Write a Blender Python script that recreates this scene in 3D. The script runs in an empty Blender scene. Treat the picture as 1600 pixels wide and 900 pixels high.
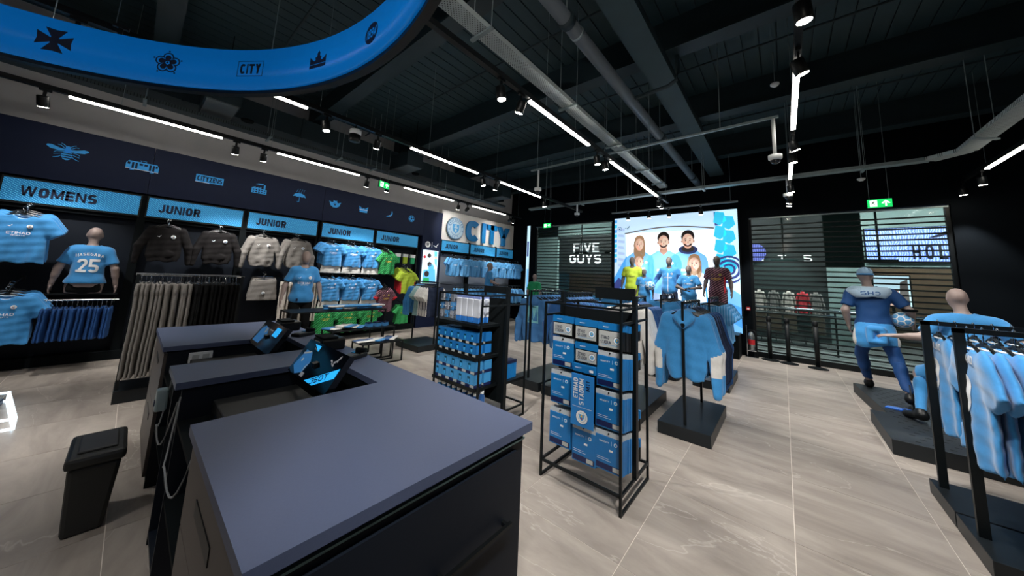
import bpy, bmesh, math, random
import numpy as np
from mathutils import Vector, Matrix
from mathutils.bvhtree import BVHTree
S = bpy.context.scene
COL = S.collection
PI = math.pi
random.seed(7)

# ------------------------------------------------------------------ camera
def setup_camera():
    yaw, pitch, roll = math.radians(40.42), math.radians(7.45), math.radians(2.75)
    fw = Vector((-math.sin(yaw)*math.cos(pitch), math.cos(yaw)*math.cos(pitch), math.sin(pitch)))
    r = fw.cross(Vector((0, 0, 1))).normalized(); u = r.cross(fw)
    r2 = math.cos(roll)*r + math.sin(roll)*u
    u2 = -math.sin(roll)*r + math.cos(roll)*u
    cd = bpy.data.cameras.new('camera'); co = bpy.data.objects.new('camera', cd); COL.objects.link(co)
    m = Matrix((r2, u2, -fw)).transposed().to_4x4(); m.translation = Vector((0, 0, 1.65))
    co.matrix_world = m
    cd.sensor_width = 36; cd.lens = 498/1600*36; cd.shift_y = -82/1600; cd.clip_start = 0.02
    S.camera = co
setup_camera()
# ------------------------------------------------------------------ world, exposure
w = bpy.data.worlds.new('world'); S.world = w; w.use_nodes = True
w.node_tree.nodes['Background'].inputs[0].default_value = (0.02, 0.05, 0.065, 1)
w.node_tree.nodes['Background'].inputs[1].default_value = 0.4
S.view_settings.view_transform = 'Standard'; S.view_settings.look = 'None'
S.view_settings.exposure = 0.28; S.view_settings.gamma = 1.0; S.view_settings.use_curve_mapping = False
try:
    S.cycles.max_bounces = 6; S.cycles.diffuse_bounces = 3; S.cycles.glossy_bounces = 3
    S.cycles.transparent_max_bounces = 8; S.cycles.sample_clamp_indirect = 4.0
    S.cycles.use_denoising = True
except Exception: pass
SPOT_W = 150.0          # watts of a track spot
STRIP_E = 20.0          # emission of a linear diffuser

# ------------------------------------------------------------------ materials
def lin(c):
    if isinstance(c, str): c = [int(c[i:i+2], 16) for i in (0, 2, 4)]
    return tuple((x/255/12.92 if x/255 <= 0.04045 else ((x/255+0.055)/1.055)**2.4) for x in c)
MATS = {}
def M(name, c=None, rough=.6, metal=0, noise=0, nscale=20, bump=0, emit=0, spec=.5, alpha=1, stripes=None, dots=None, sheen=0):
    if name in MATS: return MATS[name]
    m = bpy.data.materials.new(name); m.use_nodes = True; nt = m.node_tree
    b = nt.nodes['Principled BSDF']; col = lin(c)
    b.inputs['Base Color'].default_value = (*col, 1)
    b.inputs['Roughness'].default_value = rough; b.inputs['Metallic'].default_value = metal
    b.inputs['Specular IOR Level'].default_value = spec
    if sheen: b.inputs['Sheen Weight'].default_value = sheen
    N = nt.nodes.new; Lk = nt.links.new
    src = None
    if noise or bump:
        tc = N('ShaderNodeTexCoord'); n = N('ShaderNodeTexNoise'); n.inputs['Scale'].default_value = nscale
        n.inputs['Detail'].default_value = 4; Lk(tc.outputs['Object'], n.inputs['Vector'])
        if noise:
            r = N('ShaderNodeMapRange'); r.inputs[1].default_value = .25; r.inputs[2].default_value = .75
            r.inputs[3].default_value = 1-noise; r.inputs[4].default_value = 1+noise
            Lk(n.outputs['Fac'], r.inputs[0])
            mx = N('ShaderNodeMix'); mx.data_type = 'RGBA'; mx.blend_type = 'MULTIPLY'; mx.inputs[0].default_value = 1
            mx.inputs[6].default_value = (*col, 1); Lk(r.outputs[0], mx.inputs[7]); src = mx.outputs[2]
        if bump:
            bp = N('ShaderNodeBump'); bp.inputs['Strength'].default_value = bump; bp.inputs['Distance'].default_value = .01
            Lk(n.outputs['Fac'], bp.inputs['Height']); Lk(bp.outputs[0], b.inputs['Normal'])
    if stripes:    # (colour2, direction vector, scale, threshold, distortion)
        c2, d, sc, th, dis = stripes
        tc = N('ShaderNodeTexCoord'); mp = N('ShaderNodeVectorMath'); mp.operation = 'DOT_PRODUCT'; mp.inputs[1].default_value = d
        Lk(tc.outputs['Object'], mp.inputs[0])
        cb = N('ShaderNodeCombineXYZ'); Lk(mp.outputs['Value'], cb.inputs[0])
        wv = N('ShaderNodeTexWave'); wv.inputs['Scale'].default_value = sc; wv.inputs['Distortion'].default_value = dis
        if dis: Lk(tc.outputs['Object'], wv.inputs['Vector'])
        else: Lk(cb.outputs[0], wv.inputs['Vector'])
        g = N('ShaderNodeMath'); g.operation = 'GREATER_THAN'; g.inputs[1].default_value = th; Lk(wv.outputs['Fac'], g.inputs[0])
        mx = N('ShaderNodeMix'); mx.data_type = 'RGBA'; mx.inputs[7].default_value = (*lin(c2), 1)
        if src: Lk(src, mx.inputs[6])
        else: mx.inputs[6].default_value = (*col, 1)
        Lk(g.outputs[0], mx.inputs[0]); src = mx.outputs[2]
    if dots:       # (colour2, cells per metre, radius) halftone in the local y-z plane
        c2, per, rad, (pa, pb) = dots
        tc = N('ShaderNodeTexCoord'); sp = N('ShaderNodeSeparateXYZ'); Lk(tc.outputs['Object'], sp.inputs[0])
        def cell(sock, off):
            a = N('ShaderNodeMath'); a.operation = 'MULTIPLY_ADD'; a.inputs[1].default_value = per; a.inputs[2].default_value = off; Lk(sock, a.inputs[0])
            f = N('ShaderNodeMath'); f.operation = 'FRACT'; Lk(a.outputs[0], f.inputs[0])
            s = N('ShaderNodeMath'); s.operation = 'SUBTRACT'; s.inputs[1].default_value = .5; Lk(f.outputs[0], s.inputs[0]); return s.outputs[0]
        ad = N('ShaderNodeMath'); ad.operation = 'ADD'; Lk(sp.outputs[pa], ad.inputs[0]); Lk(sp.outputs[pb], ad.inputs[1])
        sb = N('ShaderNodeMath'); sb.operation = 'SUBTRACT'; Lk(sp.outputs[pa], sb.inputs[0]); Lk(sp.outputs[pb], sb.inputs[1])
        cb = N('ShaderNodeCombineXYZ'); Lk(cell(ad.outputs[0], 0), cb.inputs[0]); Lk(cell(sb.outputs[0], 0), cb.inputs[1])
        ln = N('ShaderNodeVectorMath'); ln.operation = 'LENGTH'; Lk(cb.outputs[0], ln.inputs[0])
        g = N('ShaderNodeMath'); g.operation = 'LESS_THAN'; g.inputs[1].default_value = rad; Lk(ln.outputs['Value'], g.inputs[0])
        mx = N('ShaderNodeMix'); mx.data_type = 'RGBA'; mx.inputs[6].default_value = (*col, 1); mx.inputs[7].default_value = (*lin(c2), 1)
        Lk(g.outputs[0], mx.inputs[0]); src = mx.outputs[2]
    if src: Lk(src, b.inputs['Base Color'])
    if emit:
        if src: Lk(src, b.inputs['Emission Color'])
        else: b.inputs['Emission Color'].default_value = (*col, 1)
        b.inputs['Emission Strength'].default_value = emit
    if alpha < 1:
        b.inputs['Alpha'].default_value = alpha
    MATS[name] = m
    return m

def floor_tile_material():
    m = bpy.data.materials.new('floor_tile'); m.use_nodes = True; nt = m.node_tree; N = nt.nodes.new; Lk = nt.links.new
    b = nt.nodes['Principled BSDF']
    oi = N('ShaderNodeObjectInfo'); g = N('ShaderNodeNewGeometry')
    sc = N('ShaderNodeVectorMath'); sc.operation = 'SCALE'; Lk(oi.outputs['Location'], sc.inputs[0]); sc.inputs['Scale'].default_value = 3.7
    ad = N('ShaderNodeVectorMath'); Lk(g.outputs['Position'], ad.inputs[0]); Lk(sc.outputs[0], ad.inputs[1])
    st = N('ShaderNodeMapping'); st.inputs['Scale'].default_value = (.8, 2.6, 1); st.inputs['Rotation'].default_value = (0, 0, .55); Lk(ad.outputs[0], st.inputs['Vector'])
    n1 = N('ShaderNodeTexNoise'); n1.inputs['Scale'].default_value = 1.3; n1.inputs['Detail'].default_value = 7; n1.inputs['Roughness'].default_value = .62; n1.inputs['Distortion'].default_value = .6
    Lk(st.outputs[0], n1.inputs['Vector'])
    r1 = N('ShaderNodeValToRGB'); e = r1.color_ramp.elements
    e[0].position = .3; e[0].color = (*lin((130, 121, 114)), 1); e[1].position = .7; e[1].color = (*lin((176, 167, 158)), 1)
    Lk(n1.outputs['Fac'], r1.inputs[0])
    n2 = N('ShaderNodeTexNoise'); n2.inputs['Scale'].default_value = .55; n2.inputs['Detail'].default_value = 6; n2.inputs['Distortion'].default_value = .5
    Lk(st.outputs[0], n2.inputs['Vector'])
    a = N('ShaderNodeMath'); a.operation = 'SUBTRACT'; a.inputs[1].default_value = .5; Lk(n2.outputs['Fac'], a.inputs[0])
    ab = N('ShaderNodeMath'); ab.operation = 'ABSOLUTE'; Lk(a.outputs[0], ab.inputs[0])
    vr = N('ShaderNodeMapRange'); vr.inputs[1].default_value = 0; vr.inputs[2].default_value = .004; vr.inputs[3].default_value = .35; vr.inputs[4].default_value = 0
    Lk(ab.outputs[0], vr.inputs[0])
    mx = N('ShaderNodeMix'); mx.data_type = 'RGBA'; Lk(vr.outputs[0], mx.inputs[0]); Lk(r1.outputs[0], mx.inputs[6]); mx.inputs[7].default_value = (*lin((214, 206, 198)), 1)
    Lk(mx.outputs[2], b.inputs['Base Color'])
    b.inputs['Roughness'].default_value = .42; b.inputs['Specular IOR Level'].default_value = .4
    MATS['floor_tile'] = m
floor_tile_material()

BLACK = M('black_metal', (9, 15, 18), .45, 0, spec=.3)
BLACKM = M('black_matt', (6, 12, 15), .8, spec=.15)
BLACKP = M('black_plastic', (13, 16, 18), .4, spec=.35)
NAVY = M('navy_panel', (15, 28, 58), .6, noise=.06, nscale=6, spec=.25)
SLATWALL = M('dark_back_panel', (11, 20, 32), .6, spec=.25)
CHROME = M('chrome', (205, 210, 214), .18, 1)
GALV = M('galvanised', (150, 164, 166), .45, .5, noise=.12, nscale=30)
PERF = M('perforated_steel', (190, 200, 198), .5, .25, dots=((14, 18, 20), 30, .22, (0, 1)))
WHITE = M('white', (235, 238, 238), .55)
PRINTW = M('white_print', (238, 242, 245), .6)
SKYP = M('sky_blue_print', (58, 160, 222), .55)
NAVYP = M('navy_print', (16, 30, 66), .5)
GOLD = M('gold_print', (235, 190, 70), .5)
REDP = M('red_print', (200, 35, 45), .5)
SKIN = M('mannequin_grey', (150, 132, 126), .5, noise=.03)
SKIND = M('mannequin_dark', (94, 84, 80), .5, noise=.03)
SKYF = M('sky_fabric', (50, 138, 202), .75, noise=.07, nscale=60, sheen=.3)
SKYD = M('deep_blue_fabric', (12, 78, 140), .75, noise=.08, nscale=50, sheen=.3)
SHORTF = M('royal_fabric', (10, 64, 122), .75, noise=.1, nscale=50)
DENIMF = M('denim_blue_fabric', (54, 106, 158), .85, noise=.08, nscale=60)
NAVYF = M('navy_fabric', (18, 34, 62), .85, noise=.1, nscale=50)
BLACKF = M('black_fabric', (13, 14, 15), .9, noise=.15, nscale=50, spec=.2)
CHARF = M('charcoal_fabric', (24, 22, 23), .9, noise=.15, nscale=40, spec=.2)
GREYF = M('grey_fabric', (122, 118, 114), .9, noise=.12, nscale=70)
CREAMF = M('cream_fabric', (200, 192, 182), .9, noise=.08, nscale=50)
WHITEF = M('white_fabric', (222, 220, 216), .85, noise=.05, nscale=50)
MINTF = M('pale_mint_fabric', (150, 185, 185), .85, noise=.05)
GREENF = M('green_keeper_fabric', (10, 104, 52), .75, stripes=((50, 170, 90), (.75, 0, .66), 6.5, .62, 0))
GREENP = M('green_plain_fabric', (22, 150, 96), .75, noise=.06)
LIMEF = M('lime_keeper_fabric', (178, 202, 58), .75, noise=.08, nscale=30)
REDF = M('red_fabric', (190, 26, 44), .75)
BURGF = M('burgundy_striped_fabric', (54, 22, 40), .75, stripes=((170, 120, 134), (.6, 0, .8), 7, .90, 0))
SKYST = M('sky_striped_fabric', (52, 140, 202), .75, stripes=((120, 180, 228), (1, 0, 0), 8, .6, 0))
COUNTER = M('counter_laminate', (76, 86, 114), .45, noise=.03, nscale=120, bump=.03)
COUNTERB = M('counter_body', (18, 25, 36), .5, spec=.3)
BROWNG = M('cabinet_taupe', (92, 84, 80), .5)
PLATF = M('dark_platform', (22, 27, 31), .4, noise=.3, nscale=5, spec=.35)
SIGNB = M('halftone_sign_face', (14, 120, 188), .5, dots=((96, 196, 232), 30, .30, (1, 2)), emit=.28)
GREYW = M('grey_plaster', (182, 181, 182), .85, noise=.06, nscale=2.5)
PLASTERLIT = M('plaster_lit_tone', (232, 230, 226), .7, noise=.03, nscale=3)  # wall plaster made paler, bright light put into its colour
NAVYW = M('dark_navy_wall', (4, 10, 16), .75, spec=.1)
DECK = M('dark_deck', (40, 62, 68), .7, noise=.15, nscale=3)
DECKD = M('dark_steel', (26, 44, 50), .6, noise=.15, nscale=4)
STRIP = M('linear_light_diffuser', (255, 250, 240), .5, emit=STRIP_E)
LAMPF = M('spot_lens', (255, 244, 226), .5, emit=60)
CLEAR = M('clear_plastic', (200, 220, 228), .15, alpha=.22)
GLASS = M('shutter_pane', (60, 90, 88), .08, alpha=.16)
PALEBOX = M('pack_sky', (24, 118, 188), .35, noise=.06, nscale=12)
PACKN = M('pack_navy', (22, 34, 84), .35)
SILVER = M('silver_card', (188, 192, 190), .4)
GREEN_E = M('exit_green', (20, 190, 90), .5, emit=1.2)
WHITE_E = M('exit_white', (240, 255, 245), .5, emit=1.4)

# ------------------------------------------------------------------ mesh building
class MB:
    def __init__(s): s.v = []; s.f = []; s.m = []; s.mats = []
    def mi(s, mat):
        if mat is None: return 0
        if mat not in s.mats: s.mats.append(mat)
        return s.mats.index(mat)
    def add(s, vs, fs, mat=None):
        k = len(s.v); i = s.mi(mat)
        s.v += [tuple(p) for p in vs]; s.f += [tuple(k+j for j in f) for f in fs]; s.m += [i]*len(fs)
        return s
    def box(s, a, b, mat=None):
        (x0, y0, z0), (x1, y1, z1) = [tuple(map(min, a, b)), tuple(map(max, a, b))]
        v = [(x0, y0, z0), (x1, y0, z0), (x1, y1, z0), (x0, y1, z0), (x0, y0, z1), (x1, y0, z1), (x1, y1, z1), (x0, y1, z1)]
        return s.add(v, [(0, 3, 2, 1), (4, 5, 6, 7), (0, 1, 5, 4), (1, 2, 6, 5), (2, 3, 7, 6), (3, 0, 4, 7)], mat)
    def cbox(s, c, d, mat=None):
        return s.box([c[i]-d[i]/2 for i in range(3)], [c[i]+d[i]/2 for i in range(3)], mat)
    def tube(s, pts, r, n=8, mat=None, caps=True, r2=None):
        pts = [Vector(p) for p in pts]; rings = []; L = len(pts)
        for i, p in enumerate(pts):
            t = (pts[min(i+1, L-1)]-pts[max(i-1, 0)]).normalized()
            a = Vector((0, 0, 1)) if abs(t.z) < .9 else Vector((1, 0, 0))
            u = t.cross(a).normalized(); w_ = t.cross(u)
            rr = r if r2 is None else r+(r2-r)*i/max(1, L-1)
            rings.append([p+rr*(math.cos(2*PI*k/n)*u+math.sin(2*PI*k/n)*w_) for k in range(n)])
        v = [q for R_ in rings for q in R_]; f = []
        for i in range(L-1):
            for k in range(n):
                f.append((i*n+k, i*n+(k+1) % n, (i+1)*n+(k+1) % n, (i+1)*n+k))
        if caps: f += [tuple(range(n))[::-1], tuple((L-1)*n+k for k in range(n))]
        return s.add(v, f, mat)
    def bar(s, p, q, wd, ht=None, mat=None, up=(0, 0, 1)):
        p, q = Vector(p), Vector(q); t = (q-p).normalized(); ht = ht or wd
        a = Vector(up) if abs(t.dot(Vector(up))) < .95 else Vector((0, 1, 0))
        u = t.cross(a).normalized(); w_ = u.cross(t)
        v = [e+su*u*wd/2+sw*w_*ht/2 for e in (p, q) for su, sw in ((-1, -1), (1, -1), (1, 1), (-1, 1))]
        return s.add(v, [(0, 1, 2, 3), (7, 6, 5, 4), (0, 4, 5, 1), (1, 5, 6, 2), (2, 6, 7, 3), (3, 7, 4, 0)], mat)
    def lathe(s, prof, c=(0, 0, 0), n=20, mat=None):
        v = [(c[0]+r*math.cos(2*PI*k/n), c[1]+r*math.sin(2*PI*k/n), c[2]+z) for r, z in prof for k in range(n)]; f = []
        for i in range(len(prof)-1):
            for k in range(n): f.append((i*n+k, i*n+(k+1) % n, (i+1)*n+(k+1) % n, (i+1)*n+k))
        f += [tuple(range(n))[::-1], tuple((len(prof)-1)*n+k for k in range(n))]
        return s.add(v, f, mat)
    def prism(s, poly, z0, z1, mat=None):
        n = len(poly); v = [(x, y, z0) for x, y in poly]+[(x, y, z1) for x, y in poly]
        return s.add(v, [tuple(range(n))[::-1], tuple(range(n, 2*n))]+[(i, (i+1) % n, n+(i+1) % n, n+i) for i in range(n)], mat)
    def mesh(s, name, mat=None, smooth=False):
        me = bpy.data.meshes.new(name); me.from_pydata([tuple(p) for p in s.v], [], s.f)
        for m in (s.mats or ([mat] if mat else [])): me.materials.append(m)
        if len(s.mats) > 1:
            me.polygons.foreach_set('material_index', s.m)
        if smooth: me.polygons.foreach_set('use_smooth', [True]*len(me.polygons))
        me.update(); return me
    def build(s, name, mat=None, parent=None, loc=None, smooth=False, rotz=0, bevel=0):
        o = bpy.data.objects.new(name, s.mesh(name, mat, smooth)); COL.objects.link(o)
        if parent: o.parent = parent
        if loc: o.location = loc
        if rotz: o.rotation_euler = (0, 0, rotz)
        if bevel:
            b = o.modifiers.new('bevel', 'BEVEL'); b.width = bevel; b.segments = 2; b.limit_method = 'ANGLE'
        return o
def tag(o, label=None, cat=None, group=None, kind=None):
    if label: o['label'] = label
    if cat: o['category'] = cat
    if group: o['group'] = group
    if kind: o['kind'] = kind
    return o
def thing(name, label, cat, loc=(0, 0, 0), rotz=0, group=None):
    o = bpy.data.objects.new(name, None); COL.objects.link(o); o.empty_display_size = .1
    o.location = loc; o.rotation_euler = (0, 0, rotz)
    return tag(o, label, cat, group)
def struct(name, mb, mat, parent=None):
    o = mb.build(name, mat, parent)
    if not parent: o['kind'] = 'structure'
    return o
def dup(o, parent=None, loc=None, rotz=None, scale=None, label=None, group=None):
    c = o.copy(); COL.objects.link(c); c.parent = parent
    if loc is not None: c.location = loc
    if rotz is not None: c.rotation_euler = (0, 0, rotz)
    if scale is not None: c.scale = scale if hasattr(scale, '__len__') else (scale,)*3
    if label: c['label'] = label
    if group: c['group'] = group
    for ch in list(o.children): dup(ch, c)
    return c
def B(name, a, b, mat, parent=None, bevel=0):
    return MB().box(a, b).build(name, mat, parent, bevel=bevel)

# ------------------------------------------------------------------ flat print: text and emblems
_TX = {}
def text2d(sx, bold=0.0, shear=0.0):
    k = (sx, bold, shear)
    if k in _TX: return _TX[k]
    cu = bpy.data.curves.new('lettering', 'FONT'); cu.body = sx; cu.offset = bold; cu.shear = shear; cu.resolution_u = 3; cu.space_character = 1+2.6*bold; cu.align_x = 'CENTER'
    ob = bpy.data.objects.new('lettering', cu); COL.objects.link(ob)
    dg = bpy.context.evaluated_depsgraph_get(); dg.update()
    me = bpy.data.meshes.new_from_object(ob.evaluated_get(dg))
    v = np.array([(p.co.x, p.co.y) for p in me.vertices]); f = [tuple(p.vertices) for p in me.polygons]
    bpy.data.objects.remove(ob); bpy.data.curves.remove(cu); bpy.data.meshes.remove(me)
    lo, hi = v.min(0), v.max(0); v = (v-(lo+hi)/2)/(hi-lo)
    _TX[k] = (v, f); return _TX[k]
def glyph(ch, tx, ty):
    """heavy grotesque capitals in a unit box; tx, ty = stroke widths"""
    out = []; w_ = tx*1.08
    def bar(x0, y0, x1, y1): out.append([(x0, y0), (x1, y0), (x1, y1), (x0, y1)])
    def dg(xa, ya, xb, yb): p = [(xa, ya), (xa+w_, ya), (xb+w_, yb), (xb, yb)]; out.append(p if yb > ya else p[::-1])
    def ring(cx, cy, rx, ry, a0, a1, n=14):
        def pt(a, kx, ky): c, s_ = math.cos(a), math.sin(a); return (cx+kx*math.copysign(abs(c)**.8, c), cy+ky*math.copysign(abs(s_)**.8, s_))
        a0, a1 = math.radians(a0), math.radians(a1)
        for i in range(n):
            p, q = a0+(a1-a0)*i/n, a0+(a1-a0)*(i+1)/n; out.append([pt(p, rx, ry), pt(q, rx, ry), pt(q, rx-tx, ry-ty), pt(p, rx-tx, ry-ty)])
    def bowl(y0, y1): bar(0, y1-ty, .5, y1); bar(0, y0, .5, y0+ty); ring(.5, (y0+y1)/2, .5, (y1-y0)/2, -90, 90)
    r = (1+ty)/4; L_ = lambda: bar(0, 0, tx, 1); R_ = lambda: bar(1-tx, 0, 1, 1); m = .5
    if ch == 'A': dg(0, 0, m-w_/2, 1); dg(1-w_, 0, m-w_/2, 1); bar(.2, .22, .8, .22+ty)
    elif ch == 'B': L_(); bowl(0, .5+ty/2); bowl(.5-ty/2, 1)
    elif ch == 'C': ring(m, m, m, m, 42, 318, 22)
    elif ch == 'D': L_(); bowl(0, 1)
    elif ch in 'EF': L_(); bar(0, 1-ty, 1, 1); bar(0, m-ty/2, .9, m+ty/2); ch == 'E' and bar(0, 0, 1, ty)
    elif ch == 'G': ring(m, m, m, m, 42, 330, 22); bar(.55, .5-ty*.6, 1, .5+ty*.4); bar(1-tx, .15, 1, .5)
    elif ch == 'H': L_(); R_(); bar(0, m-ty/2, 1, m+ty/2)
    elif ch == 'I': bar(0, 0, 1, 1)
    elif ch == 'J': bar(1-tx, .32, 1, 1); ring(m, .32, m, .32, 180, 360)
    elif ch == 'K': L_(); dg(tx*.8, .42, 1-w_, 1); dg(.3, .6, 1-w_, 0)
    elif ch == 'L': L_(); bar(0, 0, 1, ty)
    elif ch == 'M': L_(); R_(); dg(0, 1, m-w_/2, .12); dg(1-w_, 1, m-w_/2, .12)
    elif ch == 'N': L_(); R_(); dg(0, 1, 1-w_, 0)
    elif ch in 'O0': ring(m, m, m, m, 0, 360, 26)
    elif ch == 'P': L_(); bowl(.40, 1)
    elif ch == 'R': L_(); bowl(.40, 1); dg(.42, .45, 1-w_, 0)
    elif ch == 'S': ring(m, 1-r, m, r, 28, 270, 18); ring(m, r, m, r, 208, 450, 18)
    elif ch == 'T': bar(0, 1-ty, 1, 1); bar(m-tx/2, 0, m+tx/2, 1)
    elif ch == 'U': bar(0, .34, tx, 1); bar(1-tx, .34, 1, 1); ring(m, .34, m, .34, 180, 360)
    elif ch == 'V': dg(0, 1, m-w_/2, 0); dg(1-w_, 1, m-w_/2, 0)
    elif ch == 'W': dg(0, 1, .27-w_/2, 0); dg(m-w_/2, 1, .27-w_/2, 0); dg(m-w_/2, 1, .73-w_/2, 0); dg(1-w_, 1, .73-w_/2, 0)
    elif ch == 'Y': dg(0, 1, m-w_/2, .42); dg(1-w_, 1, m-w_/2, .42); bar(m-tx/2, 0, m+tx/2, .46)
    elif ch == 'Z': bar(0, 0, 1, ty); bar(0, 1-ty, 1, 1); dg(0, 0, 1-w_, 1)
    elif ch == '1': bar(.45, 0, .45+tx, 1); dg(.05, .72, .45, .95)
    elif ch == '2': ring(m, 1-r, m, r, -35, 175, 14); bar(0, 0, 1, ty); dg(0, 0, 1-w_*1.1, .62)
    elif ch == '3': ring(m, 1-r, m, r, -90, 165, 14); ring(m, r, m, r, -165, 90, 14)
    elif ch == '4': bar(.6, 0, .6+tx, 1); bar(0, .2, 1, .2+ty); dg(0, .2, .6-w_*.3, 1)
    elif ch == '5': bar(0, 1-ty, 1, 1); bar(0, .45, tx, 1); ring(m, r, m, r, 205, 450, 18); bar(0, .5-ty/2, m, .5+ty/2)
    elif ch == '8': ring(m, 1-r, m, r, 0, 360, 18); ring(m, r, m, r, 0, 360, 18)
    elif ch == '9': ring(m, 1-r, m, r, 0, 360, 18); bar(1-tx, .3, 1, 1-r); ring(m, .32, m, .32, 200, 360, 10)
    return out
ADV = {'I': .27, '1': .62, 'M': 1.2, 'W': 1.45, 'J': .82, 'L': .82, 'E': .85, 'F': .82}
def text(sx, cu, cv, w_, h_, mat, lay=1, bold=.02, shear=0, rot=0):
    t = min(.30, .14+2.0*bold); gap = .16; tot = sum(ADV.get(c, 1) for c in sx)+gap*(len(sx)-1); lw = w_/tot
    V2, F2 = [], []; x = -w_/2
    for c in sx:
        cw = lw*ADV.get(c, 1); tx = 1 if c == 'I' else min({'W': .15, 'M': .20, 'N': .24, 'A': .26}.get(c, .36), t*min(h_, lw*1.5)/cw)
        for p in glyph(c, tx, min(.30, t*.9)):
            k = len(V2); V2 += [(x+a*cw+shear*(b-.5)*h_, (b-.5)*h_) for a, b in p]; F2.append(tuple(range(k, k+len(p))))
        x += cw+gap*lw
    a = np.array(V2)
    if rot: c, s_ = math.cos(rot), math.sin(rot); a = np.c_[a[:, 0]*c-a[:, 1]*s_, a[:, 0]*s_+a[:, 1]*c]
    # keep every face turned the same way
    for i, f in enumerate(F2):
        q = a[list(f)]; ar = sum(q[j][0]*q[(j+1) % len(q)][1]-q[(j+1) % len(q)][0]*q[j][1] for j in range(len(q)))
        if ar < 0: F2[i] = f[::-1]
    return (a+np.array([cu, cv]), F2, mat, lay)
def poly(pts, mat, lay=1): return (np.array(pts, float), [tuple(range(len(pts)))], mat, lay)
def disc(cu, cv, r, mat, lay=1, n=24, ry=None, a0=0, a1=2*PI):
    ry = ry or r
    return poly([(cu+r*math.cos(a0+(a1-a0)*k/n), cv+ry*math.sin(a0+(a1-a0)*k/n)) for k in range(n)], mat, lay)
def arc(cu, cv, r0, r1, a0, a1, mat, lay=1, n=20):
    p = [(cu+r*math.cos(a0+(a1-a0)*k/n), cv+r*math.sin(a0+(a1-a0)*k/n)) for k in range(n+1) for r in (r0, r1)]
    return (np.array(p), [(2*i, 2*i+1, 2*i+3, 2*i+2) for i in range(n)], mat, lay)
def rect(u0, v0, u1, v1, mat, lay=1): return poly([(u0, v0), (u1, v0), (u1, v1), (u0, v1)], mat, lay)
def shift(ps, du, dv, s_=1): return [(p[0]*s_+np.array([du, dv]), p[1], p[2], p[3]) for p in ps]
def plate(name, pieces, parent, O, U, V, step=.003, thick=0):
    O, U, V = Vector(O), Vector(U).normalized(), Vector(V).normalized(); Nn = U.cross(V); mb = MB()
    for p, f, mat, lay in pieces:
        vs = [O+U*float(a)+V*float(b)+Nn*(step*lay) for a, b in p]; mb.add(vs, f, mat)
    return mb.build(name, None, parent)
CAT = [(-.5, -.12), (-.36, -.05), (-.2, -.12), (-.12, -.28), (-.02, -.36), (.02, -.3), (-.02, -.2), (.0, -.08), (.14, -.02), (.24, .1), (.3, .28), (.38, .44), (.46, .5), (.5, .44), (.44, .34), (.5, .26), (.42, .22),
       (.36, .06), (.4, -.06), (.34, -.1), (.26, -.04), (.2, -.14), (.1, -.24), (.2, -.42), (.14, -.5), (.04, -.46), (-.06, -.42), (-.2, -.34), (-.3, -.2), (-.42, -.2)]
def cat_mark(cu, cv, s_, mat, lay=1, flip=1): return poly([(cu+flip*x*s_, cv+y*s_*.7) for x, y in CAT][::1 if flip > 0 else -1], mat, lay)
def crest(cu, cv, R, ring=PRINTW, ink=NAVYP, detail=True, body=SKYP):
    ps = [disc(cu, cv, R, ink, 1), disc(cu, cv, R*.96, ring, 2), disc(cu, cv, R*.66, ink, 3), disc(cu, cv, R*.63, ring, 4)]
    sh = [(-.4, .4), (.4, .4), (.4, -.05), (.25, -.32), (0, -.48), (-.25, -.32), (-.4, -.05)]
    ps.append(poly([(cu+x*R, cv+y*R) for x, y in sh][::-1], body, 5))
    ps.append(poly([(cu-.26*R, cv+.12*R), (cu-.18*R, cv+.02*R), (cu+.18*R, cv+.02*R), (cu+.26*R, cv+.12*R), (cu+.1*R, cv+.12*R), (cu+.08*R, cv+.34*R), (cu-.1*R, cv+.34*R), (cu-.1*R, cv+.12*R)][::1], GOLD if body is SKYP else ring, 6))
    ps.append(disc(cu, cv-.2*R, R*.13, REDP if body is SKYP else ring, 6, 12))
    if detail:
        wd = 'MANCHESTER'
        for i, ch in enumerate(wd):
            a = math.radians(162-144*i/(len(wd)-1)); ps.append(text(ch, cu+.81*R*math.cos(a), cv+.81*R*math.sin(a), .15*R, .2*R, ink, 4, .02, 0, a-PI/2))
        for i, ch in enumerate('CITY'):
            a = math.radians(-112+44*i/3); ps.append(text(ch, cu+.81*R*math.cos(a), cv+.81*R*math.sin(a), .13*R if ch != 'I' else .05*R, .2*R, ink, 4, .02, 0, a+PI/2))
        ps.append(text('18', cu-.81*R, cv-.16*R, .16*R, .16*R, ink, 4)); ps.append(text('94', cu+.81*R, cv-.16*R, .16*R, .16*R, ink, 4))
    return ps
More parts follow.
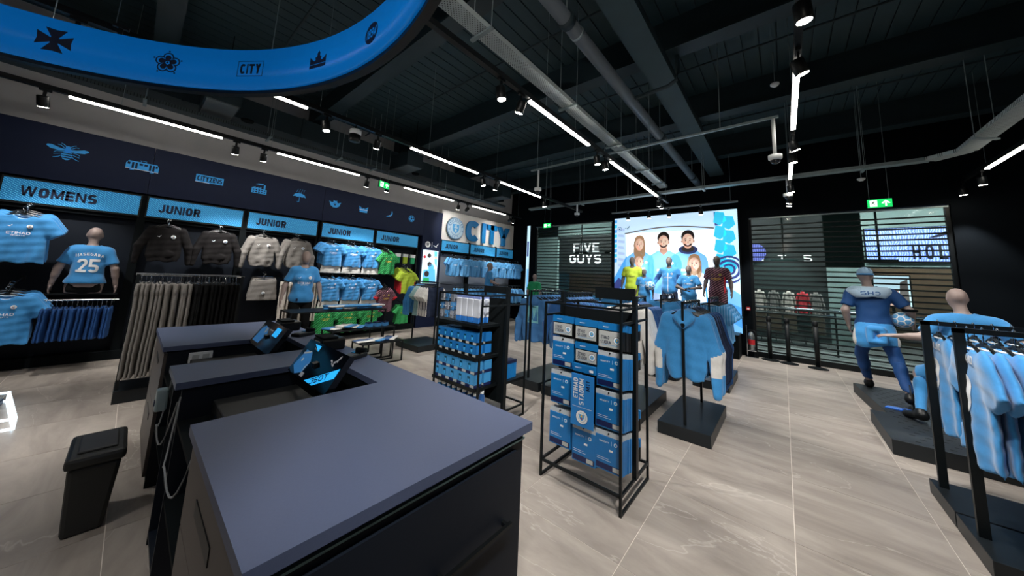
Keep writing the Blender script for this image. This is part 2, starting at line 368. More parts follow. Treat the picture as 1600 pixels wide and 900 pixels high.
# ------------------------------------------------------------------ implicit surfaces -> one continuous mesh
def smin(a, b, k): h = np.clip(.5+.5*(b-a)/k, 0, 1); return b*(1-h)+a*h-k*h*(1-h)
def rc(P, a, b, r1, r2, fl=1.0):      # tapered capsule, fl > 1 flattens it in y
    a = np.array(a, 'f4'); b = np.array(b, 'f4'); X, Y, Z = P
    sc = np.array([1, fl, 1], 'f4'); A = a*sc; D = (b-a)*sc
    px, py, pz = X-A[0], Y*fl-A[1], Z-A[2]
    h = np.clip((px*D[0]+py*D[1]+pz*D[2])/max(1e-9, float(D@D)), 0, 1)
    return (np.sqrt((px-h*D[0])**2+(py-h*D[1])**2+(pz-h*D[2])**2)-(r1+(r2-r1)*h))/fl**.5
def ell(P, c, r):
    x, y, z = (P[0]-c[0])/r[0], (P[1]-c[1])/r[1], (P[2]-c[2])/r[2]
    k0 = np.sqrt(x*x+y*y+z*z); k1 = np.sqrt((x/r[0])**2+(y/r[1])**2+(z/r[2])**2)
    return k0*(k0-1)/np.maximum(k1, 1e-6)
def nets(fn, lo, hi, res):
    n = [int(math.ceil((hi[i]-lo[i])/res))+1 for i in range(3)]
    ax = [lo[i]+res*np.arange(n[i], dtype='f4') for i in range(3)]
    G = np.meshgrid(*ax, indexing='ij'); V = fn(G).astype('f4'); ins = V < 0
    cs = [(i, j, k) for i in (0, 1) for j in (0, 1) for k in (0, 1)]
    sl = lambda A, c: A[c[0]:n[0]-1+c[0], c[1]:n[1]-1+c[1], c[2]:n[2]-1+c[2]]
    cnt = sum(sl(ins, c).astype('i1') for c in cs); act = (cnt > 0) & (cnt < 8)
    idx = -np.ones(act.shape, 'i4'); ijk = np.argwhere(act); idx[act] = np.arange(len(ijk))
    cv = {c: V[ijk[:, 0]+c[0], ijk[:, 1]+c[1], ijk[:, 2]+c[2]] for c in cs}
    acc = np.zeros((len(ijk), 3)); num = np.zeros(len(ijk))
    for a in cs:
        for d in range(3):
            if a[d]: continue
            b = list(a); b[d] = 1; va, vb = cv[a], cv[tuple(b)]; cr = (va < 0) != (vb < 0)
            t = np.where(cr, va/np.where(cr, va-vb, 1), 0); p = np.tile(np.array(a, float), (len(ijk), 1)); p[:, d] += t
            acc += p*cr[:, None]; num += cr
    verts = np.array(lo)+res*(ijk+acc/num[:, None]); faces = []
    for d in range(3):
        e1, e2 = (d+1) % 3, (d+2) % 3
        s0 = [slice(1, m-1) for m in n]; s0[d] = slice(0, n[d]-1); s1 = list(s0); s1[d] = slice(1, n[d])
        A_, B_ = ins[tuple(s0)], ins[tuple(s1)]
        off = np.array([1, 1, 1]); off[d] = 0
        for flip, msk in ((0, A_ & ~B_), (1, ~A_ & B_)):
            q = np.argwhere(msk)+off
            if not len(q): continue
            def at(s1_, s2_):
                r = q.copy(); r[:, e1] -= s1_; r[:, e2] -= s2_; return idx[r[:, 0], r[:, 1], r[:, 2]]
            qq = np.c_[at(1, 1), at(0, 1), at(0, 0), at(1, 0)]
            faces.append(qq[:, ::-1] if flip else qq)
    return verts, np.concatenate(faces)
def np_mesh(name, v, f, mats, mi=None):
    me = bpy.data.meshes.new(name); me.from_pydata(np.asarray(v).tolist(), [], np.asarray(f).tolist())
    for m in mats: me.materials.append(m)
    if mi is not None: me.polygons.foreach_set('material_index', np.asarray(mi, 'i4'))
    me.polygons.foreach_set('use_smooth', np.ones(len(me.polygons), bool)); me.update(); return me
def link(name, me, parent=None, loc=None):
    o = bpy.data.objects.new(name, me); COL.objects.link(o); o.parent = parent
    if loc is not None: o.location = loc
    return o
def refine(p, f, mx=.03):
    bm = bmesh.new(); vv = [bm.verts.new((float(a), float(b), 0)) for a, b in p]
    for q in f:
        try: bm.faces.new([vv[i] for i in q])
        except ValueError: pass
    bmesh.ops.triangulate(bm, faces=bm.faces[:])
    for _ in range(3):
        es = [e for e in bm.edges if e.calc_length() > mx]
        if not es: break
        bmesh.ops.subdivide_edges(bm, edges=es, cuts=1); bmesh.ops.triangulate(bm, faces=bm.faces[:])
    bm.verts.ensure_lookup_table(); bm.verts.index_update()
    out = (np.array([(v.co.x, v.co.y) for v in bm.verts]), [tuple(v.index for v in q.verts) for q in bm.faces]); bm.free(); return out
def decal(name, pieces, base, parent, side=1, x0=0, z0=0, step=.0035):
    """print lying on the cloth: side +1 = front (+y), -1 = back"""
    me = base.data if hasattr(base, 'data') else base
    bv = BVHTree.FromPolygons([v.co for v in me.vertices], [tuple(p.vertices) for p in me.polygons]); mb = MB()
    for p, f, mat, lay in pieces:
        vs = []; p, f = refine(p, f)
        for a, b in p:
            x, z = x0-side*float(a), z0+float(b); h = bv.ray_cast(Vector((x, side*2, z)), Vector((0, -side, 0)))
            y = h[0].y if h[0] else None; vs.append((x, y, z))
        ys = [q[1] for q in vs if q[1] is not None]
        if not ys: continue
        m_ = sum(ys)/len(ys); mb.add([(x, (y if y is not None else m_)+side*(.002+step*lay), z) for x, y, z in vs], f, mat)
    return mb.build(name, None, parent)

# ------------------------------------------------------------------ hands
def _hand():
    def fn(P):
        d = ell(P, (0, 0, -.048), (.016, .040, .05))
        for y, l, b in ((-.030, .055, .02), (-.010, .068, .016), (.010, .072, .014), (.030, .064, .014)):
            a = (0, y, -.085); m = (.006, y*1.08, -.085-l*.5); e = (.020, y*1.08, -.085-l)
            d = smin(d, np.minimum(rc(P, a, m, .0095, .0085), rc(P, m, e, .0085, .0068)), .006)
        d = smin(d, np.minimum(rc(P, (.004, .03, -.03), (.012, .056, -.065), .0125, .010), rc(P, (.012, .056, -.065), (.018, .062, -.098), .010, .0075)), .008)
        return smin(d, rc(P, (0, 0, .02), (0, 0, -.02), .026, .022), .02)
    return nets(fn, (-.04, -.06, -.18), (.05, .09, .04), .0055)
HAND = _hand()
def hand_at(wr, elb, fwd, s_, side):
    v, f = HAND; v = v.copy()
    if side < 0: v[:, 0] *= 1          # palm faces +x on the left hand (towards the body)
    else: v[:, 0] *= -1; f = f[:, ::-1]
    z = np.array(elb)-np.array(wr); z = z/np.linalg.norm(z); y = np.array(fwd, float); y = y-z*(y@z); y /= np.linalg.norm(y); x = np.cross(y, z)
    R = np.stack([x, y, z], 1); return (v*s_)@R.T+np.array(wr), f

BASE = dict(pelvis=(0, 0, .97), chest=(0, .0, 1.33), neck=(0, -.015, 1.54), head=(0, .015, 1.715),
            shL=(-.185, -.005, 1.465), elL=(-.265, -.04, 1.20), wrL=(-.29, .02, .96), shR=(.185, -.005, 1.465), elR=(.265, -.04, 1.20), wrR=(.29, .02, .96),
            hiL=(-.092, 0, .93), knL=(-.105, .02, .50), anL=(-.11, -.03, .09), toL=(-.125, .13, .035), hiR=(.092, 0, .93), knR=(.105, .02, .50), anR=(.11, -.03, .09), toR=(.125, .13, .035))
def wrinkle(P, amp):
    X, Y, Z = P
    return amp*(np.sin(X*31+Z*11+1.3)*np.sin(Z*23-X*9+Y*17)+.6*np.sin(X*13-Z*37+Y*21))
def figure(name, label, loc, rotz, s_=1.0, fem=False, pose={}, skin=None, shirt=None, sleeve='short', hem=.86, bottom=None, blen=.60, socks=None, boots=None, cut=None,
           group=None, res=.016, cat='mannequin', ears=False, faceless=True, sleeve_mat=None, waistjacket=None):
    J = dict(BASE); J.update(pose); J = {k: np.array(v, float) for k, v in J.items()}
    if fem:
        for k in ('shL', 'shR'): J[k][0] *= .88
    r = thing(name, label, cat, loc, rotz, group); r.scale = (s_,)*3
    g = .92 if fem else 1.0
    def torso(P, o=0.0, loose=0.0):
        c, p = J['chest'], J['pelvis']; mid = (c+p)/2
        d = ell(P, c+np.array([0, .0, .0]), (.168*g+o, .112+o, .19+o))
        d = smin(d, ell(P, mid-np.array([0, 0, .02]), (.128*g+o+loose, .092+o+loose, .20+o)), .07)
        d = smin(d, ell(P, p, (.165+o+loose*.6, .112+o+loose*.5, .125+o)), .06)
        if fem:
            for sx in (-.07, .07): d = smin(d, ell(P, c+np.array([sx, .085, -.01]), (.062+o, .055+o, .06+o)), .04)
        sL, sR = J['shL'], J['shR']
        d = smin(d, rc(P, sL*[.8, 1, 1], sR*[.8, 1, 1], .062+o, .062+o), .07)
        d = smin(d, rc(P, J['neck']-np.array([0, 0, .04]), sL*[.7, 1, 1], .05+o, .05+o), .05); d = smin(d, rc(P, J['neck']-np.array([0, 0, .04]), sR*[.7, 1, 1], .05+o, .05+o), .05)
        return d
    def arms(P, o=0.0, which='LR', upto=None):
        d = None
        for k in which:
            a, e, w_ = J['sh'+k], J['el'+k], J['wr'+k]
            q = rc(P, a, e, .057*g+o, .042*g+o); q = smin(q, rc(P, e, w_, .043*g+o, .027+o), .03)
            q = smin(q, rc(P, e, e+(w_-e)*.45, .040*g+o, .038*g+o), .03)
            d = q if d is None else np.minimum(d, q)
        return d
    def legs(P, o=0.0, foot=True):
        d = None
        for k in 'LR':
            h, kn, an, to = J['hi'+k], J['kn'+k], J['an'+k], J['to'+k]
            q = rc(P, h, kn, .090+o, .058+o); q = smin(q, rc(P, kn, an, .055+o, .036+o), .03)
            cf = kn+(an-kn)*.3; q = smin(q, ell(P, cf+np.array([0, -.02, 0]), (.053+o, .056+o, .12)), .03)
            if foot: q = smin(q, rc(P, an+np.array([0, -.03, -.045]), to, .040+o, .034+o), .03)
            d = q if d is None else np.minimum(d, q)
        return d
    H = J['head']
    def body(P):
        d = smin(torso(P), legs(P), .05); d = smin(d, arms(P), .035)
        d = smin(d, rc(P, J['neck']-np.array([0, 0, .05]), H+np.array([0, -.02, -.06]), .056*g, .052*g), .03)
        hd = smin(ell(P, H+np.array([0, -.012, .025]), (.076, .098, .098)), ell(P, H+np.array([0, .02, -.045]), (.058, .072, .085)), .05)
        hd = smin(hd, ell(P, H+np.array([0, .088, -.025]), (.012, .02, .03)), .02)
        for sx in (-.028, .028): hd = np.maximum(hd, -(ell(P, H+np.array([sx, .105, .005]), (.02, .016, .014))-.0)) if not faceless else hd
        if ears:
            for sx in (-.078, .078): hd = smin(hd, ell(P, H+np.array([sx, -.015, -.01]), (.010, .022, .034)), .008)
        d = smin(d, hd, .02)
        if cut: d = np.maximum(d, cut-P[2])
        return d
    pts = np.array(list(J.values())); lo = pts.min(0)-.15; hi = pts.max(0)+.17; lo[2] = max(lo[2], -.02 if cut is None else cut-.03)
    v, f = nets(body, lo, hi, res)
    V_, F_ = [v], [f]; n0 = len(v)
    for k, sd in (('L', -1), ('R', 1)):
        fw = np.array([0, 1, 0.25]); hv, hf = hand_at(J['wr'+k], J['el'+k], fw, 1.0 if not fem else .92, sd); V_.append(hv); F_.append(hf+n0); n0 += len(hv)
    link('body', np_mesh('mannequin_body', np.concatenate(V_), np.concatenate(F_), [skin or SKIN]), r)
    out = {'root': r}
    if shirt:
        def sf(P):
            wr = wrinkle(P, .0035); d = torso(P, .016, .03); lw = J['pelvis']; d = smin(d, ell(P, lw+np.array([0, 0, -.01]), (.185, .135, .22)), .05)
            for k in 'LR':
                a, e, w_ = J['sh'+k], J['el'+k], J['wr'+k]
                if sleeve == 'short':
                    ax = (e-a)/np.linalg.norm(e-a); L_ = np.linalg.norm(e-a)*.74
                    q = rc(P, a, e, .078*g, .074*g); q = np.maximum(q, (P[0]-a[0])*ax[0]+(P[1]-a[1])*ax[1]+(P[2]-a[2])*ax[2]-L_)
                else:
                    q = smin(rc(P, a, e, .074, .062), rc(P, e, e+(w_-e)*.97, .062, .043), .03)
                    ax = (w_-e)/np.linalg.norm(w_-e); q = np.maximum(q, (P[0]-w_[0])*ax[0]+(P[1]-w_[1])*ax[1]+(P[2]-w_[2])*ax[2]+.005)
                d = smin(d, q, .03)
            d = d+wr; d = np.maximum(d, hem-P[2])
            nk = J['neck']; d = np.maximum(d, -ell(P, nk+np.array([0, .03, .035]), (.078, .095, .075)))
            if cut: d = np.maximum(d, cut-P[2])
            return d
        l2 = lo.copy(); h2 = hi.copy(); l2[2] = hem-.03; h2[2] = J['neck'][2]+.09
        sv, sfc = nets(sf, l2, h2, res)
        mats = [shirt]; mi = None
        if sleeve_mat:
            cx = np.abs(sv[sfc].mean(1)[:, 0]); cz = sv[sfc].mean(1)[:, 2]; mats = [shirt, sleeve_mat]; mi = ((cx > .215*g) & (cz < 1.44)).astype('i4') if sleeve == 'short' else ((cx > .19) & (cz < 1.36) & (cz > 1.20)).astype('i4')
        out['shirt'] = link('shirt', np_mesh('shirt', sv, sfc, mats, mi), r)
        cl = MB(); nk = J['neck']
        cl.tube([nk+np.array([.078*math.sin(a), .022+.085*math.cos(a), -.012-.05*max(0, math.cos(a))**2]) for a in np.linspace(0, 2*PI, 25)], .007, 6, None, False)
        cl.build('collar', PRINTW if shirt in (SKYF, SKYST) else shirt, out['shirt'], smooth=True)
    if bottom:
        def bf(P):
            d = ell(P, J['pelvis']-np.array([0, 0, .02]), (.178, .128, .15))
            for k in 'LR':
                h, kn, an = J['hi'+k], J['kn'+k], J['an'+k]; ax = (kn-h)/np.linalg.norm(kn-h)
                if blen > .45:      # shorts end above the knee
                    q = rc(P, h, kn, .108, .098); L_ = np.linalg.norm(kn-h)*(.93-blen)/.43
                    q = np.maximum(q, (P[0]-h[0])*ax[0]+(P[1]-h[1])*ax[1]+(P[2]-h[2])*ax[2]-L_)
                else:
                    q = smin(rc(P, h, kn, .100, .072), rc(P, kn, an, .068, .050), .03); q = smin(q, ell(P, kn+(an-kn)*.3+np.array([0, -.02, 0]), (.066, .070, .13)), .03); q = np.maximum(q, an[2]+.05-P[2])
                d = smin(d, q, .02)
            d = d+wrinkle(P, .0035); d = np.maximum(d, P[2]-(J['pelvis'][2]+.10))
            if cut: d = np.maximum(d, cut-P[2])
            return d
        h2 = hi.copy(); h2[2] = J['pelvis'][2]+.14; bv, bfc = nets(bf, lo, h2, res)
        out['bottom'] = link('shorts' if blen > .45 else 'trousers', np_mesh('legwear', bv, bfc, [bottom]), r)
    if socks:
        for k in 'LR':
            kn, an = J['kn'+k], J['an'+k]; ax = (an-kn)/np.linalg.norm(an-kn)
            def kf(P):
                q = smin(rc(P, kn, an, .062, .043), ell(P, kn+(an-kn)*.3+np.array([0, -.02, 0]), (.06, .063, .12)), .03)
                return np.maximum(q, .07-((P[0]-kn[0])*ax[0]+(P[1]-kn[1])*ax[1]+(P[2]-kn[2])*ax[2]))
            bv, bfc = nets(kf, np.minimum(kn, an)-.11, np.maximum(kn, an)+.11, res); link('sock', np_mesh('sock', bv, bfc, [socks]), r)
    if boots:
        for k in 'LR':
            an, to = J['an'+k], J['to'+k]
            def of(P):
                d = smin(rc(P, an+np.array([0, -.025, -.035]), to, .050, .041), rc(P, an, an+np.array([0, -.02, -.03]), .050, .052), .03); return np.maximum(d, -P[2]+min(to[2]-.034, an[2]-.085))
            bv, bfc = nets(of, np.minimum(an, to)-.12, np.maximum(an, to)+.12, .012); link('boot', np_mesh('boot', bv, bfc, [boots]), r)
    return out
def sponsor(mat=PRINTW, crest_on=True):
    ps = [text('ETIHAD', 0, 0, .20, .036, mat, 1, .015), text('AIRWAYS', .0, -.036, .12, .016, mat, 1, .01), cat_mark(-.085, .10, .045, mat)]
    if crest_on: ps += crest(.085, .10, .028, detail=False) if mat is PRINTW else [disc(.085, .10, .027, mat), disc(.085, .10, .018, GREENP if mat is GOLD else NAVYP, 2)]
    return ps

# ------------------------------------------------------------------ hanging garments (hook at the origin, front = +y)
def hanger_mesh(clips=False):
    mb = MB(); h = [(0, .0, -.085), (0, 0, -.045)]+[(.024*math.sin(a)*1.0, 0, -.018-.024*math.cos(a)+.0) for a in np.linspace(.3, 4.6, 11)]
    mb.tube(h, .0040, 6, CHROME)
    if clips:
        mb.bar((-.15, 0, -.09), (.15, 0, -.09), .008, .012, CHROME)
        for x in (-.13, .13): mb.cbox((x, 0, -.105), (.018, .024, .04), CHROME)
    else:
        mb.tube([(-.19, 0, -.155), (-.1, 0, -.118), (0, 0, -.095), (.1, 0, -.118), (.19, 0, -.155)], .011, 6, BLACKP); mb.cbox((0, 0, -.10), (.05, .02, .03), BLACKP)
    return mb.mesh('hanger')
HANG = hanger_mesh(); HANGC = hanger_mesh(True)
def garment_sdf(kind, th, seed):
    ph = seed*1.7
    def fold(P):
        X, Y, Z = P; k = np.clip((-.15-Z)/.5, 0, 1); return .014*k*np.sin(X*34+ph+Z*3)+.012*k*np.sin(X*17-ph*2+Z*6)+.005*np.sin(X*22+Z*41+ph)*np.sin(Z*19-X*13)
    def fn(P):
        X, Y, Z = P
        if kind in ('tee', 'hood', 'wind'):
            top = -.105-.30*np.abs(X); L_ = -.80 if kind == 'tee' else -.76
            w_ = (.235+.035*np.clip((-.2-Z)/.6, 0, 1)) if kind == 'tee' else (.205+.02*np.clip((-.2-Z)/.3, 0, 1)-.03*np.clip((-.66-Z)/.06, 0, 1))
            Yf = Y+fold(P); t = th*(.75+.25*np.clip((-.1-Z)/.2, 0, 1))
            q = ((np.abs(X)/w_)**3+(np.abs(Yf)/t)**2.2)**.4; d = (q-1)*t
            d = np.maximum(d, (Z-top)*.9); d = np.maximum(d, L_+.012*np.sin(X*30+ph)-Z)
            for sx in (-1, 1):
                if kind == 'tee':
                    a, e = (sx*.20, 0, -.205), (sx*.345, .01, -.40); q = rc((X, Yf, Z), a, e, .088, .082, .09/th)
                    ax = np.array([sx*.145, 0, -.195]); ax /= np.linalg.norm(ax); q = np.maximum(q, (X-e[0])*ax[0]+(Z-e[2])*ax[2])
                else:
                    e = (sx*(.315 if kind == 'hood' else .300), .025, -.50); w2 = (sx*(.335 if kind == 'hood' else .315), .02, -.78 if kind == 'hood' else -.86)
                    r0 = .070 if kind == 'hood' else .082
                    q = smin(rc((X, Yf, Z), (sx*.20, 0, -.20), e, r0, r0*.85, .075/th), rc((X, Yf, Z), e, w2, r0*.85, r0*.55, .065/th), .03)
                d = smin(d, q, .025 if kind == 'tee' else .012)
            if kind != 'tee':
                d = smin(d, ell(P, (0, -.05, -.165), (.115, max(.06, th), .09)), .012)
                if kind == 'wind': d = smin(d, rc(P, (-.09, -.075, -.16), (0, -.11, -.235), .035, .03), .01); d = smin(d, rc(P, (.09, -.075, -.16), (0, -.11, -.235), .035, .03), .01)
                if kind == 'hood': d = smin(d, ell(P, (0, th*.8, -.62), (.14, .02, .07)), .01)
                d = np.maximum(d, -ell(P, (0, .04, -.095), (.06, .07, .05)))
            else: d = np.maximum(d, -ell(P, (0, .03, -.10), (.082, .10, .075)))
            return d
        L_ = -1.06 if kind == 'trs' else -.50
        Yf = Y+.6*fold(P); wl = .10 if kind == 'trs' else .125
        d = None
        for sx in (-1, 1):
            q = rc((X, Yf, Z), (sx*.085, 0, -.17), (sx*(.10 if kind == 'trs' else .115), 0, L_), wl, wl*(.55 if kind == 'trs' else 1.08), wl/th)
            d = q if d is None else smin(d, q, .02)
        q = (((np.abs(X)/.185)**4+(np.abs(Yf)/(th*.8))**2)**.5-1)*th*.8; q = np.maximum(np.maximum(q, Z+.10), -.20-Z)
        d = smin(d, q, .02)
        return np.maximum(np.maximum(d, Z+.095), L_-Z)
    zl = {'tee': -.85, 'hood': -.90, 'wind': -.95, 'trs': -1.09, 'sho': -.54}[kind]; xw = {'tee': .46, 'hood': .42, 'wind': .49, 'trs': .24, 'sho': .27}[kind]; yw = th+.09
    return nets(fn, (-xw, -yw, zl), (xw, yw, -.05), .0135 if th > .03 else .0125)
_GM = {}
def garment(kind, mat, th=.045, seed=0, mats=None, rule=None, prints=None, name=None, back=None):
    """template: returns an unlinked-from-parent object (first use) to be copied"""
    key = (kind, th, seed)
    if key not in _GM: _GM[key] = garment_sdf(kind, th, seed)
    v, f = _GM[key]; mi = None
    if rule: mi = rule(v[f].mean(1))
    nm = name or {'tee': 'football_shirt', 'hood': 'hooded_sweatshirt', 'wind': 'hooded_jacket', 'trs': 'jogging_trousers', 'sho': 'football_shorts'}[kind]
    o = link(nm, np_mesh(nm, v, f, mats or [mat], mi))
    link('hanger', HANGC if kind in ('trs', 'sho') else HANG, o)
    if kind == 'tee':
        mb = MB(); mb.tube([(.084*math.sin(a), .0+(.6*th)*math.cos(a), -.128-.05*max(0, math.cos(a))) for a in np.linspace(0, 2*PI, 21)], .007, 5, None, False)
        mb.build('collar', PRINTW if mat in (SKYF, SKYST) else (mats or [mat])[0], o, smooth=True)
    if prints: decal('chest_print', prints[0], o, o, 1, 0, prints[1])
    if back: decal('back_print', back[0], o, o, -1, 0, back[1])
    return o
def stow(o): o.location = (0, 0, -50); return o
def put(tmpl, loc, rotz, label, cat, group=None, scale=None, jit=0.0, first=set()):
    rz = rotz+random.uniform(-jit, jit)
    if tmpl.name not in first:
        first.add(tmpl.name); o = tmpl; o.location = loc; o.rotation_euler = (0, 0, rz)
        if scale is not None: o.scale = scale if hasattr(scale, '__len__') else (scale,)*3
    else: o = dup(tmpl, None, loc, rz, scale if scale is not None else 1.0)
    return tag(o, label, cat, group)
# ------------------------------------------------------------------ room shell
XL, XR, YB, YF, ZC = -8.72, 3.9, 10.15, -4.2, 5.5
fl = struct('floor', MB().box((XL-.2, YF-.2, -.2), (XR+.2, 10.45, -.002)), M('pale_grout', (226, 218, 208), .8))
tile_me = MB().box((.0019, .0019, -.01), (.7981, .9831, 0)).mesh('tile', MATS['floor_tile'])
for i in range(-10, 6):
    for j in range(-3, 11):
        t = link('tile', tile_me, fl, (-.82+.8*i, .105+.985*j, 0))
struct('wall_left', MB().box((XL-.2, YF, 0), (XL, 10.4, ZC)), GREYW)
struct('wall_right', MB().box((XR, YF, 0), (XR+.2, 10.4, ZC)), NAVYW)
struct('wall_rear', MB().box((XL, YF-.2, 0), (XR, YF, ZC)), NAVYW)
wb = MB()
for a, b in (((XL, 0), (-7.45, ZC)), ((-7.45, 3.70), (-4.26, ZC)), ((-4.26, 0), (-.62, ZC)), ((-.62, 3.48), (2.58, ZC)), ((2.58, 0), (XR, ZC))):
    wb.box((a[0], YB, a[1]), (b[0], YB+.2, b[1]))
struct('wall_back', wb, NAVYW)
ce = struct('ceiling', MB().box((XL, YF, ZC+.03), (XR, 10.4, ZC+.2)), DECKD)
pm = MB().box((.008, YF+.02, 0), (.202, 10.1, .03)).mesh('deck_panel', DECK)
for i in range(60): link('deck_panel', pm, ce, (XL+.21*i, 0, ZC))
for k, y in enumerate((-.1, 2.35, 4.62, 6.95, 9.35)):
    b = thing('steel_beam', 'deep dark steel beam crossing under the ceiling deck', 'beam', (0, y, 4.95), 0, 'roof beams')
    MB().box((XL, -.13, 0), (XR, .13, .03)).build('bottom_flange', DECKD, b); MB().box((XL, -.02, .03), (XR, .02, .55)).build('web', DECKD, b)
for k, y in enumerate((1.2, 3.73, 5.8, 8.2)):
    tag(MB().tube([(XL, y, 5.38), (XR, y, 5.38)], .018, 6).build('purlin_rod', DECKD), 'thin dark rod running along the underside of the deck', 'rod', 'deck rods')
bm_ = thing('box_girder', 'wide boxed girder running lengthwise beside the grey pipe', 'beam', (-1.27, 0, 4.72))
MB().box((-.17, YF, 0), (.17, YB, .04)).build('bottom_flange', DECK, bm_); MB().box((-.14, YF, .04), (.14, YB, .225)).build('web', DECKD, bm_)
# baseboard lines
struct('baseboard_back', MB().box((2.58, YB-.02, 0), (XR, YB, .1)), BLACKM)
struct('baseboard_right', MB().box((XR-.02, YF, 0), (XR, YB, .1)), BLACKM)

# ------------------------------------------------------------------ pipes, trays, ducts
pp = thing('ceiling_pipe', 'thick grey pipe hung lengthwise under the deck', 'pipe', (-1.70, 0, 4.5))
MB().tube([(0, -2, 0), (0, 10.1, 0)], .082, 16).build('pipe_run', M('pipe_grey', (92, 100, 106), .5), pp, smooth=True)
for y in (-.8, 2.75, 6.3, 9.2):
    MB().tube([(0, y-.05, 0), (0, y+.05, 0)], .096, 16).build('collar', DECKD, pp, smooth=True)
    MB().tube([(0, y+.22, 0), (0, y+.25, 0)], .087, 16).build('band', GALV, pp, smooth=True)
    MB().tube([(0, y, .09), (0, y, .98)], .008, 6).build('hanger_rod', GALV, pp)
MB().tube([(0, 4.7, .0), (.55, 4.7, .02), (.66, 4.7, .08), (.68, 4.7, .2), (.68, 4.7, .9)], .03, 8).build('branch', DECKD, pp, smooth=True)
def tray(label, pts, w_, wires, mat=GALV, perf=None):
    """flat tray with two upstands along a path of points; wires = indices along y/x for hangers"""
    r = thing('cable_tray', label, 'cable tray', (0, 0, 0), 0, 'cable trays')
    for (p, q) in zip(pts[:-1], pts[1:]):
        p, q = Vector(p), Vector(q); t = (q-p).normalized(); n = Vector((-t.y, t.x, 0))
        MB().bar(p, q, w_, .006).build('base', perf or mat, r)
        for s_ in (-1, 1): MB().bar(p+n*s_*w_/2+Vector((0, 0, .025)), q+n*s_*w_/2+Vector((0, 0, .025)), .006, .055).build('side_flange', perf or mat, r)
    for c in wires:
        c = Vector(c); d = Vector(pts[1])-Vector(pts[0]); n = Vector((-d.y, d.x, 0)).normalized()
        MB().bar(c-n*(w_/2+.06)-Vector((0, 0, .02)), c+n*(w_/2+.06)-Vector((0, 0, .02)), .04, .022).build('bracket', GALV, r)
        for s_ in (-1, 1): e = c+n*s_*(w_/2+.045); MB().tube([e, (e.x, e.y, ZC)], .005, 5).build('hanger_wire', GALV, r)
    return r
tray('perforated galvanised cable tray running lengthwise over the centre of the shop', [(-2.13, -2.5, 4.0), (-2.13, 8.15, 4.0)], .17, [(-2.13, y, 4.0) for y in (-.6, 1.9, 3.55, 5.1, 6.6, 7.7)], GALV, PERF)
tray('galvanised cable tray crossing above the tall lit screen', [(-6.3, 8.25, 3.88), (1.95, 8.25, 3.88)], .15, [(x, 8.25, 3.88) for x in (-5.6, -4.4, -3.0, -1.3, .2, 1.2)])
tray('galvanised cable tray along the dark wall', [(1.95, 8.25, 3.88), (2.22, 7.9, 3.86), (2.22, -2.0, 3.86)], .20, [(2.22, 7.3, 3.86), (2.22, 5.2, 3.86)], GALV, PERF)
tray('dull perforated cable tray above the wall display track', [(-7.55, -3, 4.12), (-7.55, 8.3, 4.12)], .22, [(-7.55, y, 4.12) for y in (-1.8, -.2, 1.4, 2.7, 3.5, 5.6, 7.0)], M('dull_steel', (70, 80, 82), .5, .6), M('dull_perforated', (70, 80, 82), .5, .5, dots=((20, 26, 28), 30, .22, (0, 1))))
du = thing('air_duct', 'dark rectangular air duct along the top of the grey wall', 'duct', (-8.1, 0, 4.42))
MB().box((-.30, -3, 0), (.30, 8.6, .42)).build('duct_run', DECKD, du)
for y in (-1.6, .2, 2.0, 3.8, 5.6, 7.4): MB().box((-.315, y-.02, -.015), (.315, y+.02, .435)).build('flange', DECKD, du)
for y, lb in ((.62, 'boxed fan unit hanging under the duct above the sweatshirt bay'), (4.22, 'boxed fan unit hanging under the duct beside the hanging exit sign'), (7.7, 'boxed fan unit hanging at the end of the duct')):
    fb = thing('fan_unit', lb, 'air unit', (-7.3, y, 4.26)); MB().box((-.45, -.22, .02), (.42, .22, .36)).build('casing', DECKD, fb)
    MB().box((-.43, -.2, 0), (.4, .2, .02)).build('access_panel', M('dull_panel', (96, 104, 106), .6), fb)
    MB().lathe([(.09, -.03), (.10, .0)], (-.2, .42, .06), 16).build('round_vent', BLACKM, fb)
    for x in (-.4, .38): MB().tube([(x, 0, .36), (x, 0, 1.22)], .006, 5).build('hanger_wire', BLACKM, fb)

